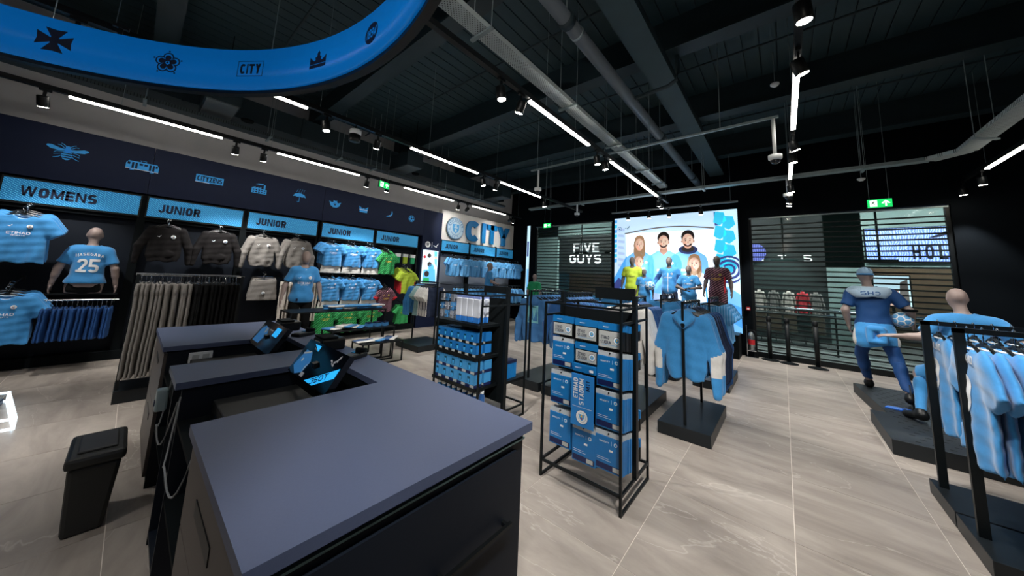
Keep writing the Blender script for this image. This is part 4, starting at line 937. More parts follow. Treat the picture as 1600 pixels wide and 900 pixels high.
# junior sky kits in two rows
kit_short = stow(garment('sho', WHITEF, .035, 3, name='white_shorts'))
for i, y in enumerate((2.98, 3.45, 3.92)):
    pos = ('next to the grey sweatshirts', 'in the middle column', 'next to the green shirts')[i]
    for k in range(3): put(tee_sky if i != 1 else tee_sky2, (-8.05-.085*k, y-.03*k+.02, 2.30+.025*k), RX, 'small sky blue junior shirt in the upper row '+pos, 'shirt', 'upper junior kits '+pos, (.78, 1, .74), .1)
    put(kit_short, (-8.07, y+.02, 1.86), RX, 'white junior shorts under the upper row shirt '+pos, 'shorts', None, (.95, 1, .62))
    for k in range(3): put(tee_sky2 if i != 1 else tee_sky, (-8.03-.09*k, y+.06-.04*k, 1.50+.025*k), RX, 'small sky blue junior shirt in the lower row '+pos, 'shirt', 'lower junior kits '+pos, (.78, 1, .74), .08)
    put(kit_short, (-8.06, y+.05, 1.06), RX, 'white junior shorts under the lower row shirt '+pos, 'shorts', None, (.95, 1, .62))
    for zz in (2.30, 1.50):
        a = thing('hook_arm', 'black arm behind the sky blue junior shirts '+pos, 'display arm', (XF-.17, y, zz), 0, 'faceout arms'); MB().tube([(0, 0, .07), (.60, 0, 0)], .007, 6).build('arm', BLACK, a); MB().cbox((.004, 0, .07), (.008, .05, .08)).build('bracket', BLACK, a)
    faceout(tee_green, 2.95+.52*i, .82, 2, 'green striped keeper shirt hung low behind the shirt tables, '+('by the cream trousers', 'middle one', 'by the burgundy shirt')[i], 'shirt', 'low green shirts '+str(pos), (.86, 1, .80), -7.98)
faceout(tee_green, 4.36, 2.22, 4, 'green striped keeper shirt hung high beside the sky blue shirts', 'shirt', 'high green shirts', (.82, 1, .82), -8.0)
faceout(tee_lime, 4.98, 1.75, 5, 'lime keeper shirt with red sides hung beside the navy column', 'shirt', 'lime shirts', (.85, 1, .85), -7.96)
faceout(tee_burg, 4.38, 1.26, 3, 'burgundy striped shirt hung under the green keeper shirt', 'shirt', 'burgundy shirts', (.80, 1, .82), -7.98)
faceout(tee_green, 4.92, .82, 2, 'green striped keeper shirt hung low under the lime shirts', 'shirt', 'low green shirts at the column', (.7, 1, .7), -8.0)
for y, mt, nm in ((4.86, GREENP, 'green'), (5.10, LIMEF, 'lime'), (5.34, GREENP, 'teal green')):
    s_ = thing('sock_pack', 'small pack of '+nm+' football socks pegged above the lime shirts', 'socks', (-8.42, y, 2.02)); B('socks', (0, -.07, -.13), (.06, .07, .09), mt, s_, .02); B('header_card', (0, -.075, .06), (.064, .075, .15), PRINTW, s_); MB().tube([(-.25, 0, .15), (.08, 0, .15)], .004, 6).build('peg', CHROME, s_)
# city bays: two rows of striped shirts
tee_str = stow(garment('tee', SKYST, .05, 0, prints=([text('ETIHAD', 0, 0, .20, .036, PRINTW), ], -.38)))
ys = [6.66, 7.12, 7.58, 8.05, 8.52, 8.98, 9.42, 9.86]
for i, y in enumerate(ys):
    pos = 'under the round crest' if y < 7.4 else ('under the wall letters' if y < 9.2 else 'next to the back corner')
    for k in range(2): put(tee_str, (-8.03-.10*k, y-.04*k, 2.27+.02*k), RX, 'striped sky blue junior shirt hung '+pos, 'shirt', 'upper striped shirts '+pos, (.78, 1, .84), .1)
    a = thing('hook_arm', 'black arm behind the striped shirts '+pos, 'display arm', (XF-.17, y, 2.27), 0, 'faceout arms'); MB().tube([(0, 0, .05), (.64, 0, 0)], .007, 6).build('arm', BLACK, a); MB().cbox((.004, 0, .05), (.008, .05, .08)).build('bracket', BLACK, a)
rail('long low rail of striped shirts in the bays under the letters', (-7.95, 6.55, 1.32), (-7.95, 10.0, 1.32), posts=(.03, .35, .65, .97))
for k in range(20): put(tee_str, (-7.95, 6.7+k*.165, 1.31), PI+random.uniform(-.5, .5), 'striped sky blue shirt on the long low rail under the letters', 'shirt', 'striped shirts on the low rail', (.66, .9, .78))
# ------------------------------------------------------------------ cash desk
HC = 1.0; YA, YC = .235, 1.27
ct = MB(); 
def outline():
    return [(-.905, YA), (-.905, YC), (-4.66, YC), (-4.66, YA), (-3.60, YA), (-3.60, 1.02), (-2.95, 1.02), (-2.95, YA), (-2.51, YA), (-2.51, 1.02), (-1.85, 1.02), (-1.85, YA)]
ct.prism(outline(), HC-.035, HC)
wt = ct.build('worktop', COUNTER); tag(wt, 'purple grey comb shaped worktop running over the cash desk units', 'worktop')
def unit(label, x0, x1, y0=YA+.03, y1=YC-.03, open_=False, drawers=0, side_door=False):
    r = thing('desk_unit', label, 'cabinet', (x0, y0, 0), 0, 'cash desk units'); w_, d = x1-x0, y1-y0; t = .02; z1 = HC-.045
    B('side_panel', (0, 0, 0), (t, d, z1), COUNTERB, r); B('side_panel', (w_-t, 0, 0), (w_, d, z1), COUNTERB, r)
    B('front_panel', (t, d-t, 0), (w_-t, d, z1), COUNTERB, r); B('bottom', (t, 0, .05), (w_-t, d-t, .07), COUNTERB, r)
    if open_:
        for z in (.36, .66): B('shelf', (t, .02, z), (w_-t, d-t, z+.02), COUNTERB, r)
    if drawers:
        hh = (z1-.08)/drawers
        for k in range(drawers):
            dr = B('drawer_front', (t+.004, -.018, .075+k*hh), (w_-t-.004, 0, .075+(k+1)*hh-.008), BROWNG, r)
            MB().box((w_*.30, -.021, .075+(k+1)*hh-.15), (w_*.62, -.018, .075+(k+1)*hh-.10)).build('recessed_handle', BLACKP, dr)
    if side_door:
        dr = B('side_door', (w_, .02, .06), (w_+.016, d-.06, z1-.05), COUNTERB, r)
        MB().bar((w_+.045, .50, .66), (w_+.045, .86, .66), .014, .014, BLACKP).cbox((w_+.03, .52, .66), (.03, .014, .014), BLACKP).cbox((w_+.03, .84, .66), (.03, .014, .014), BLACKP).build('bar_handle', None, dr)
        MB().box((w_+.0, .0, z1-.022), (w_+.012, d, z1-.015)).build('edge_strip', M('edge_steel', (120, 150, 155), .3, .7), r)
    return r
unit('closed desk unit with taupe drawers under the wide bare end of the worktop', -1.83, -.935, drawers=3, side_door=True)
unit('open desk unit between the two till wells', -2.93, -2.53, open_=True)
unit('desk unit with taupe drawers under the worktop end near the trousers', -4.62, -3.62, drawers=2)
def till(x0, x1, where):
    r = thing('till_well', 'sunken black till well with cash drawer '+where, 'till', (x0, YA+.03, 0), 0, 'till wells'); w_ = x1-x0-.02
    B('floor_board', (.01, 0, .78), (w_, .77, .80), BLACKM, r); B('front_wall', (.01, .76, .0), (w_, .78, HC-.04), BLACKM, r); B('lower_shelf', (.01, 0, .40), (w_, .76, .42), BLACKM, r)
    c = B('cash_drawer', (.08, .12, .80), (w_-.07, .52, .90), BLACKP, r, .006); MB().box((.2, .116, .835), (.34, .12, .86)).build('drawer_slot', CHROME, c)
    # wide tilted screen
    t = thing('till_screen', 'wide tilted touch screen showing a blue shirt '+where, 'screen', (x0+.03, .74, .985), 0, 'till screens'); W_ = w_-.05; U, V = Vector((1, 0, 0)), Vector((0, .54, .84)).normalized(); N_ = U.cross(V); H_ = .215
    mb = MB(); a = [Vector((0, 0, 0)), U*W_, U*W_+V*H_, V*H_]; mb.add(a+[p-N_*.035 for p in a], [(0, 1, 2, 3), (7, 6, 5, 4), (0, 4, 5, 1), (1, 5, 6, 2), (2, 6, 7, 3), (3, 7, 4, 0)]); mb.build('casing', M('gloss_black', (6, 8, 12), .08), t)
    SB, SC = M('screen_shirt_blue', (50, 115, 175), .3, emit=.35), M('screen_cyan', (40, 165, 235), .3, emit=.8)
    if 'trousers' in where:
        ps = [poly([(.04, .03), (.22, .03), (.26, .12), (.20, .16), (.10, .17), (.05, .14)], SB), poly([(.18, .11), (.22, .13), (.20, .16), (.15, .16)], PRINTW, 2), rect(.38, .12, .5, .19, SC), rect(.25, .15, .34, .16, PRINTW)]
    else:
        ps = [poly([(.03, .04), (.12, .005), (.20, .03), (.22, .10), (.16, .15), (.06, .15)], SB), poly([(.05, .13), (.15, .155), (.14, .14), (.06, .12)], PRINTW, 2), poly([(.19, .06), (.215, .10), (.20, .03)], PRINTW, 2), disc(.10, .09, .012, PRINTW, 2), poly([(.30, 0.002), (.60, .14), (.60, .085), (.42, .002)], SC), text('350T', .45, .048, .17, .035, NAVYP, 2, .04, 0, .42), cat_mark(.49, .165, .10, M('screen_grey', (140, 140, 145), .4, emit=.3)), poly([(.12, .2), (.22, .2), (.22, .165)], SC), text('MEN', .19, .175, .07, .012, PRINTW), rect(.20, .01, .245, .035, M('screen_grey'), 2)]
    ps = [(np.clip(p[0], [0.005, .004], [W_-.005, H_-.004]), p[1], p[2], p[3]) for p in ps]
    plate('display', ps, t, (0, 0, 0), U, V, .0012)
    mb = MB(); mb.bar((W_/2, .06, .10), (W_/2, .12, -.18), .05, .05, BLACKP).build('stand', None, t)
    # receipt printer and card terminal on the front ledge
    p = thing('receipt_printer', 'black receipt printer on the desk ledge '+where, 'printer', (x0-.36, 1.13, HC), 0, 'receipt printers'); B('body', (-.10, -.09, 0), (.10, .09, .09), BLACKP, p, .015); B('lid', (-.095, -.085, .09), (.095, .03, .105), BLACKM, p, .006); B('paper_slot', (-.05, -.092, .06), (.05, -.088, .07), SILVER, p)
    c = thing('card_terminal', 'black card terminal lying on the ledge '+where, 'card terminal', (x0+.06, 1.15, HC), .5, 'card terminals'); MB().prism([(-.045, -.10), (.045, -.10), (.05, .02), (.05, .09), (-.05, .09), (-.05, .02)], 0, .03).build('body', BLACKP, c, bevel=.006); B('keypad', (-.035, -.08, .03), (.035, -.005, .034), M('key_grey', (70, 74, 78), .5), c); B('screen', (-.04, .01, .03), (.04, .08, .036), M('gloss_black'), c); B('printer_hump', (-.045, .06, .03), (.045, .09, .06), BLACKM, c, .008)
till(-2.52, -1.84, 'by the bare worktop end'); till(-3.61, -2.94, 'on the trousers side')
# clutter of the staff side
for x, z, lb in ((-2.74, .68, 'crumpled clear bags on the upper shelf of the open desk unit'), (-2.70, .38, 'crumpled clear bags on the middle shelf of the open desk unit')):
    def bagf(P): return ell(P, (0, 0, .06), (.13, .11, .075))+wrinkle((P[0]*2.2, P[1]*2.2, P[2]*2.2), .012)
    v, f = nets(bagf, (-.18, -.16, -.03), (.18, .16, .16), .014); v[:, 2] = np.maximum(v[:, 2], 0)
    o = link('carrier_bag', np_mesh('carrier_bag', v, f, [M('bag_film', (170, 195, 200), .25, spec=.8)]), None, (x, .42, z)); tag(o, lb, 'bag')
cab = MB(); 
for k, (a, b) in enumerate((((-3.0, .262, .94), (-2.52, .255, .90)), ((-2.50, .26, .93), (-1.88, .27, .90)))):
    a, b = Vector(a), Vector(b); o = MB().tube([a.lerp(b, t)+Vector((0, -.05*math.sin(PI*t), -.28*math.sin(PI*t)-(.08*math.sin(3*PI*t)))) for t in np.linspace(0, 1, 20)], .004, 6).build('cable', M('grey_cable', (130, 132, 134), .5)); tag(o, ('thin grey cable drooping in the well on the trousers side', 'thin grey cable drooping in the well by the bare worktop end')[k], 'cable')
sk = thing('wall_socket', 'small white double socket inside the far till well', 'socket', (-3.60, .45, .90)); B('plate', (0, -.07, -.04), (.012, .07, .04), WHITE, sk, .004); B('socket', (.012, -.05, -.02), (.015, -.01, .02), SILVER, sk); B('socket', (.012, .01, -.02), (.015, .05, .02), SILVER, sk)
tb = thing('tape_dispenser', 'clear tape roll holder fixed to the edge of the middle desk unit', 'dispenser', (-2.76, .215, .86)); B('body', (-.03, -.03, -.06), (.03, .02, .06), M('frosted_plastic', (150, 170, 175), .3), tb, .01); B('button', (-.015, -.034, -.03), (.01, -.03, .0), NAVYP, tb)
# swing bin
bn = thing('waste_bin', 'dark plastic waste bin with swing lid beside the cash desk', 'bin', (-3.46, .015, 0))
mb = MB(); bt, tp = [(-.14, -.085), (.17, -.085), (.17, .075), (-.14, .075)], [(-.20, -.105), (.20, -.105), (.20, .105), (-.20, .105)]
mb.add([(x, y, 0) for x, y in bt]+[(x, y, .40) for x, y in tp], [(3, 2, 1, 0), (4, 5, 6, 7)]+[(i, (i+1) % 4, 4+(i+1) % 4, 4+i) for i in range(4)]); mb.build('body', M('bin_plastic', (40, 42, 42), .5), bn, bevel=.02)
B('lid_collar', (-.215, -.12, .395), (.215, .12, .46), M('bin_plastic'), bn, .02); B('swing_lid', (-.15, -.08, .458), (.15, .08, .472), M('bin_lid', (58, 58, 60), .45), bn, .008)
# white framed glass case at the edge of the picture
gc = thing('glass_case', 'low glass box with glowing white edges on the floor', 'display case', (-6.70, -1.40, 0)); e = .02
LE = M('lit_edge', (225, 240, 250), .5, emit=1.2)
for z in (.01, .10):
    for a, b in (((0, 0), (1.08, 0)), ((1.08, 0), (1.08, .88)), ((1.08, .88), (0, .70)), ((0, .70), (0, 0))): MB().bar((*a, z), (*b, z), e, e).build('edge_bar', LE, gc)
for a in ((0, 0), (1.08, 0), (1.08, .88), (0, .70)): MB().bar((*a, 0), (*a, .11), e, e).build('corner_bar', LE, gc)
B('plinth', (.03, .03, 0), (1.05, .68, .05), NAVY, gc); B('glass_top', (.01, .01, .095), (1.07, .69, .10), CLEAR, gc)
# ------------------------------------------------------------------ rail racks on platforms
def rack(label, x, y0, y1, group=None, hw=.26, h=1.45, ph=.13, rail2=True):
    r = thing('rail_rack', label, 'clothes rack', (x, y0, 0), 0, group); L_ = y1-y0
    B('platform', (-hw, 0, 0), (hw, L_, ph), PLATF, r, .004)
    for y in (.10, L_-.10): MB().bar((0, y, ph), (0, y, h), .026, .026).build('post', BLACK, r)
    MB().bar((0, .087, h+.0), (0, L_-.087, h+.0), .026, .026).build('rail', BLACK, r)
    return r
def fill(tmpls, x, y0, y1, n, z, label, cat, group, scale, jit=.06, facing=PI):
    for k in range(n):
        t = tmpls[k % len(tmpls)]; y = y0+(y1-y0)*(k+.5)/n; put(t, (x+random.uniform(-.01, .01), y, z), facing, label, cat, group, scale, jit)
ZR = 1.463
hood_denim = stow(garment('hood', DENIMF, .04, 2, back=([rect(-.11, -.13, .11, .13, M('patch_mint', (120, 190, 200), .7)), poly([(-.08, -.11), (.0, .1), (.03, -.08)], M('patch_blue', (60, 120, 170), .7), 2), poly([(.02, -.1), (.08, .09), (.09, -.1)], M('patch_blue'), 2)], -.36)))
hood_white = stow(garment('hood', WHITEF, .04, 3)); hood_navy = stow(garment('hood', SKYD, .035, 4)); hood_dk = stow(garment('hood', NAVYF, .035, 5))
def wrule(c):
    ax = np.abs(c[:, 0]); z = c[:, 2]; return (((ax > .265) & (z < -.50+ .35*(ax-.3)) & (z > -.70)) ).astype('i4')
wind = stow(garment('wind', SKYF, .045, 1, mats=[SKYF, WHITEF], rule=wrule)); wind_b = stow(garment('wind', SKYD, .03, 2))
R1 = rack('rail rack of sky blue hooded jackets on a dark platform', -.90, 4.05, 5.20)
fill([wind], -.90, 4.20, 4.55, 5, ZR, 'sky blue hooded jacket with white sleeve panels on the rack next to the open floor', 'jacket', 'sky blue hooded jackets', (.95, .85, 1.14), .04, 0)
fill([hood_dk, wind_b], -.90, 4.58, 5.05, 8, ZR, 'deep blue jacket hung behind the sky blue hooded jackets', 'jacket', 'deep blue jackets', (1.0, .8, 1.14), .05)
R2 = rack('rail rack of white hooded sweatshirts on a dark platform', -1.62, 4.05, 5.20)
fill([hood_white], -1.62, 4.2, 4.6, 6, ZR, 'white hooded sweatshirt on the rack behind the pack stand', 'sweatshirt', 'white hooded sweatshirts', (1.02, .85, 1.12), .05)
fill([hood_navy], -1.62, 4.62, 5.05, 8, ZR, 'blue hooded sweatshirt hung behind the white ones', 'sweatshirt', 'blue hooded sweatshirts', (1.0, .8, 1.0), .05)
R3 = rack('rail rack of faded blue sweatshirts with a printed back patch', -3.07, 4.05, 5.20)
fill([hood_denim], -3.07, 4.2, 5.05, 10, ZR, 'faded blue sweatshirt with pale printed back patch on the rack by the box stand', 'sweatshirt', 'faded blue sweatshirts', (1.0, .9, 1.05), .06, 0)
R4 = rack('rail rack of blue sweatshirts hidden behind the pack stand', -2.50, 4.05, 5.20)
fill([hood_navy, hood_denim], -2.50, 4.2, 5.05, 10, ZR, 'blue sweatshirt on the rack hidden behind the pack stand', 'sweatshirt', 'blue sweatshirts behind the packs', (1.0, .8, 1.0), .06)
# second row
tee_rail = stow(garment('tee', SKYF, .03, 5)); 
for x, lb, tm, cat in ((-.98, 'striped shirts in front of the burgundy mannequin', [tee_str], 'shirt'), (-1.75, 'sky blue shirts in front of the tall lit screen', [tee_rail], 'shirt'), (-2.95, 'royal blue shirts in front of the left shutter', [tee_rail, hood_navy], 'shirt')):
    rack('far rail rack of '+lb, x, 6.3, 7.5); fill(tm, x, 6.45, 7.4, 11, ZR, 'shirt on the far rack of '+lb, cat, lb, (.95, .9, .98), .06)
# rack of jackets next to the tables
rA = thing('rail_rack', 'rail rack of jackets beside the folded shirt tables', 'clothes rack', (-6.75, 4.05, 0)); B('platform', (0, 0, 0), (.88, .82, .12), PLATF, rA, .004)
MB().bar((.02, .40, .12), (.02, .40, 1.44), .026).build('post', BLACK, rA); MB().bar((.86, .40, .12), (.86, .40, 1.44), .026).build('post', BLACK, rA); MB().bar((.0, .40, 1.45), (.88, .40, 1.45), .026).build('rail', BLACK, rA)
tee_navyw = stow(garment('tee', NAVYF, .03, 6, mats=[NAVYF, WHITEF], rule=lambda c: (np.abs(c[:, 0]) > .24).astype('i4'))); tee_mint = stow(garment('tee', MINTF, .03, 7)); hood_sky = stow(garment('hood', SKYF, .035, 6))
for k in range(13):
    tm, lb = ((hood_sky, 'sky blue sweatshirt'), (tee_mint, 'pale mint shirt'), (tee_navyw, 'navy shirt with white sleeves'))[0 if k < 4 else (1 if k < 7 else 2)]
    put(tm, (-6.68+k*.06, 4.45, 1.463), PI/2+.1, lb+' on the rack beside the folded shirt tables', 'shirt', lb+'s by the tables', (.92, .85, .95), .06)
# trousers rack with two rails
rT = thing('trouser_rack', 'double rail rack of grey and black jogging trousers', 'clothes rack', (-6.02, .05, 0)); B('base', (-.36, 0, 0), (.14, 1.02, .14), PLATF, rT, .004)
for y in (.02, 1.0):
    for x in (-.24, .06): MB().bar((x, y, .14), (x, y, 1.47), .03, .03).build('post', BLACK, rT)
for x in (-.24, .06): MB().tube([(x, .0, 1.47), (x, 1.02, 1.47)], .012, 8).build('rail', CHROME, rT)
for k in range(26):
    g_ = k < 13; put(joggers_grey if g_ else joggers_black, (-5.96, .10+k*.0355, 1.475), PI+random.uniform(-.16, .16), ('grey' if g_ else 'black')+' jogging trousers clipped to the double rail rack', 'trousers', ('grey' if g_ else 'black')+' trousers on the double rail', (1.0, .7, 1.12+.02*random.random()))
for k in range(10):
    put(joggers_grey, (-6.26, .10+k*.09, 1.475), PI+random.uniform(-.06, .06), 'grey jogging trousers on the wall side rail of the double rail rack', 'trousers', 'grey trousers on the wall side rail', (1.0, .8, 1.1))
# ------------------------------------------------------------------ nested tables with folded shirts
def table(label, x0, x1, y0, y1, h):
    r = thing('display_table', label, 'table', (x0, y0, 0), 0, 'nested display tables'); w_, d = x1-x0, y1-y0; B('top', (0, 0, h-.02), (w_, d, h), BLACK, r)
    for x in (.012, w_-.012):
        for y in (.012, d-.012): MB().bar((x, y, 0), (x, y, h-.02), .022).build('leg', BLACK, r)
        MB().bar((x, .012, .011), (x, d-.012, .011), .022).build('foot_bar', BLACK, r)
    return r
table('tall black nested table with folded sky blue shirts', -6.55, -6.0, 1.72, 3.34, .92); table('middle black nested table with folded white shirts and mugs', -6.28, -5.80, 2.30, 3.45, .60); table('low black nested table with folded scarves', -5.98, -5.55, 2.72, 3.50, .38)
def fold_mesh(w_, d, h, seed, m1, m2=None):
    def fn(P):
        q = np.maximum(np.maximum(np.abs(P[0])-w_/2, np.abs(P[1])-d/2), np.abs(P[2]-h/2)-h/2)+.012; return q-.012+.005*np.sin(P[0]*40+seed)*np.sin(P[1]*33+seed*2)+.004*np.sin(P[2]*300)
    v, f = nets(fn, (-w_/2-.03, -d/2-.03, -.01), (w_/2+.03, d/2+.03, h+.02), .014); v[:, 2] = np.maximum(v[:, 2], 0); c = v[f].mean(1)
    return np_mesh('folded', v, f, [m1, m2 or m1], (c[:, 0] > .04).astype('i4'))
fs = [fold_mesh(.26, .30, .035, k, SKYF, WHITEF if k % 2 else None) for k in range(3)]; fwm = fold_mesh(.26, .32, .03, 5, WHITEF, SKYF)
for i, y in enumerate((2.45, 2.72, 2.98, 3.20)):
    for k in range(2): o = link('folded_shirt', fs[(i+k) % 3], None, (-6.27+.02*k, y+.02*k, .921+.036*k)); o.rotation_euler = (0, 0, random.uniform(-.3, .3)); tag(o, 'folded sky blue shirt lying on the tall nested table', 'shirt', 'folded shirts on the tall table')
for i, y in enumerate((2.42, 2.62, 2.80)): o = link('folded_shirt', fwm if i else fs[1], None, (-6.03, y, .601+.031*(i % 2))); o.rotation_euler = (0, 0, .5+i*.2); tag(o, 'folded white and blue shirt lying on the middle nested table', 'shirt', 'folded shirts on the middle table')
for i, y in enumerate((3.02, 3.18, 3.33)):
    g_ = thing('gift_box', 'small pale blue box standing on the middle nested table', 'box', (-6.0, y, .601), .2, 'boxes on the middle table'); B('box', (-.05, -.05, 0), (.05, .05, .07), SKYF, g_); B('lid', (-.053, -.053, .065), (.053, .053, .08), NAVYP, g_)
sc = fold_mesh(.22, .36, .03, 8, SKYD, WHITEF)
for i, (y, m) in enumerate(((2.86, sc), (3.12, fwm), (3.34, sc))): o = link('folded_scarf', m, None, (-5.77, y, .381)); o.rotation_euler = (0, 0, .4*i); tag(o, 'folded blue and white scarf lying on the low nested table', 'scarf', 'folded scarves')

# ------------------------------------------------------------------ wire frame stands
def stand(label, x0, x1, y0, y1, h, ym, topper):
    r = thing('frame_stand', label, 'display stand', (x0, y0, 0)); w_, d = x1-x0, y1-y0; e = .018
    for x in (0, w_):
        for y in (0, d): MB().bar((x, y, 0), (x, y, h), e).build('corner_post', BLACK, r)
        for z in (.009, .13, h-.11): MB().bar((x, 0, z), (x, d, z), e).build('side_bar', BLACK, r)
        MB().bar((x, ym-y0, .13), (x, ym-y0, h+.10), .035, .05).build('panel_post', BLACK, r)
        MB().bar((x, 0, h), (x, d, h), e).build('top_bar', BLACK, r)
    for y in (0, d): MB().bar((0, y, .13), (w_, y, .13), e).build('lower_bar', BLACK, r); MB().bar((0, y, h), (w_, y, h), e).build('top_bar', BLACK, r)
    B('peg_panel', (.02, ym-y0-.012, .22), (w_-.02, ym-y0+.012, h-.04), BLACKM, r)
    B('topper', topper[0], topper[1], BLACKM, r)
    return r
PX0, PX1, PY0, PY1 = -1.65, -.96, 2.46, 3.06
stand('black frame stand hung with blue packs and stadium street signs', PX0, PX1, PY0, PY1, 1.44, 2.76, ((.34, .285, 1.50), (.69, .315, 1.60)))
stand('black frame stand with shelves of boxed mugs and glasses', -3.25, -2.50, 2.50, 3.30, 1.43, 2.92, ((.35, .41, 1.45), (.75, .44, 1.53)))
def packs(kind, x, z0, z1, w_, n, label, group, yf=2.50, dirn=1):
    tm = None
    for k in range(n):
        loc = (x+.004*random.uniform(-1, 1), yf+dirn*.023*k, z0-.004*k); lb = label
        if tm is None:
            r = thing(kind, lb, 'pack' if kind == 'gift_pack' else 'sign', loc, 0 if dirn > 0 else PI, group); h = z1-z0; tm = r
            if kind == 'gift_pack':
                B('pouch', (-w_/2, 0, 0), (w_/2, .016, h-.035), PALEBOX, r, .004); B('clear_header', (-w_/2, .004, h-.036), (w_/2, .010, h), M('header_film', (196, 204, 210), .25), r)
                plate('print', [rect(-w_/2+.008, .012, w_/2-.008, .052, PACKN), rect(w_/2-.075, .017, w_/2-.02, .048, SILVER, 2), text('MANCITY', -.035, h-.075, .075, .012, PRINTW), rect(.022, h-.09, .024, h-.06, PRINTW), disc(.055, h-.075, .014, PRINTW, 1, 14), disc(.055, h-.075, .009, SKYP, 2, 10), rect(.005, h-.135, .035, h-.12, PRINTW), rect(-w_/2+.015, .075, .02, .078, PRINTW), rect(-w_/2+.015, .088, .0, .091, PRINTW)], r, (0, -.001, 0), (1, 0, 0), (0, 0, 1), .0008)
                MB().tube([(0, -.005, h-.012), (0, .02, h-.012)], .006, 8).build('hang_hole', BLACKP, r)
            elif kind == 'street_sign':
                B('backing', (-w_/2, 0, 0), (w_/2, .016, h), BLACKP, r, .003); B('card_header', (-w_/2-.003, -.002, h-.055), (w_/2+.003, .018, h), PALEBOX, r)
                plate('print', [rect(-w_/2+.008, .012, w_/2-.008, h-.062, SILVER), text('ETIHAD', -w_*.20, h*.44, w_*.34, .026, NAVYP, 2, .03), text('STADIUM', -w_*.17, h*.26, w_*.42, .026, NAVYP, 2, .03), disc(w_*.27, h*.36, .030, NAVYP, 2), disc(w_*.27, h*.36, .027, PRINTW, 3), disc(w_*.27, h*.36, .016, SKYP, 4, 12), disc(w_*.27, h*.37, .006, GOLD, 5, 8), rect(-w_*.35, h*.15, w_*.32, h*.165, SKYP, 2), text('MANCITY', -w_*.15, h-.03, .05, .009, PRINTW, 5)], r, (0, -.0035, 0), (1, 0, 0), (0, 0, 1), .0006)
        else:
            c = dup(tm, None, loc); 
    return tm
pk = lambda s_: 'blue gift pack '+s_
packs('street_sign', -1.49, 1.165, 1.335, .20, 7, 'silver stadium street sign at the top of the box side column', 'street signs box side')
packs('gift_pack', -1.49, .905, 1.15, .205, 8, pk('below the street sign in the box side column'), 'packs box side upper'); packs('gift_pack', -1.495, .60, .87, .205, 8, pk('in the middle of the box side column'), 'packs box side middle'); packs('gift_pack', -1.50, .27, .56, .205, 8, pk('at the bottom of the box side column'), 'packs box side lower')
packs('street_sign', -1.275, 1.155, 1.33, .20, 7, 'silver stadium street sign at the top of the centre column', 'street signs centre top'); packs('street_sign', -1.27, .975, 1.14, .20, 5, 'silver stadium street sign second from the top of the centre column', 'street signs centre second')
b_ = thing('small_box', 'flat blue hanging box above the upright stadium sign', 'box', (-1.275, 2.48, .905)); B('box', (-.10, 0, 0), (.10, .05, .062), PALEBOX, b_, .003); plate('print', [rect(.05, .015, .085, .035, PRINTW), text('MANCITY', -.05, .035, .06, .010, PRINTW)], b_, (0, -.001, 0), (1, 0, 0), (0, 0, 1))
vs = thing('street_sign', 'tall upright blue ETIHAD STADIUM M11 sign with crest', 'sign', (-1.272, 2.455, .50)); B('panel', (-.10, 0, 0), (.10, .006, .395), M('sign_blue', (44, 130, 205), .35), vs, .002)
plate('print', [text('ETIHAD', -.06, .285, .155, .04, PRINTW, 1, .03, 0, PI/2), text('STADIUM', -.008, .265, .20, .042, PRINTW, 1, .03, 0, PI/2), text('M11', .048, .32, .075, .034, NAVYP, 1, .04, 0, PI/2), rect(-.085, .145, .085, .148, PRINTW)]+crest(0, .075, .052, detail=False), vs, (0, -.001, 0), (1, 0, 0), (0, 0, 1), .0008)
packs('gift_pack', -1.275, .215, .49, .205, 8, pk('at the bottom of the centre column'), 'packs centre lower')
packs('street_sign', -1.065, 1.125, 1.325, .205, 8, 'silver stadium street sign at the top of the open floor side column', 'street signs floor side')
packs('gift_pack', -1.065, .835, 1.105, .215, 9, pk('below the street sign in the open floor side column'), 'packs floor side upper'); packs('gift_pack', -1.068, .535, .81, .215, 9, pk('in the middle of the open floor side column'), 'packs floor side middle'); packs('gift_pack', -1.068, .235, .515, .215, 9, pk('at the bottom of the open floor side column'), 'packs floor side lower')
for z0, z1 in ((1.16, 1.30), (.92, 1.06), (.44, .60), (.22, .38)):
    for k in range(2):
        p_ = thing('hanging_pack', 'small blue and black pack hung on the rear face of the pack stand', 'pack', (-1.02, 2.82+.05*k, z0), 0, 'packs on the rear face'); B('pouch', (-.06, 0, 0), (.06, .03, (z1-z0)*.6), BLACKP, p_, .004); B('header', (-.062, .004, (z1-z0)*.6), (.062, .022, z1-z0), PALEBOX, p_)
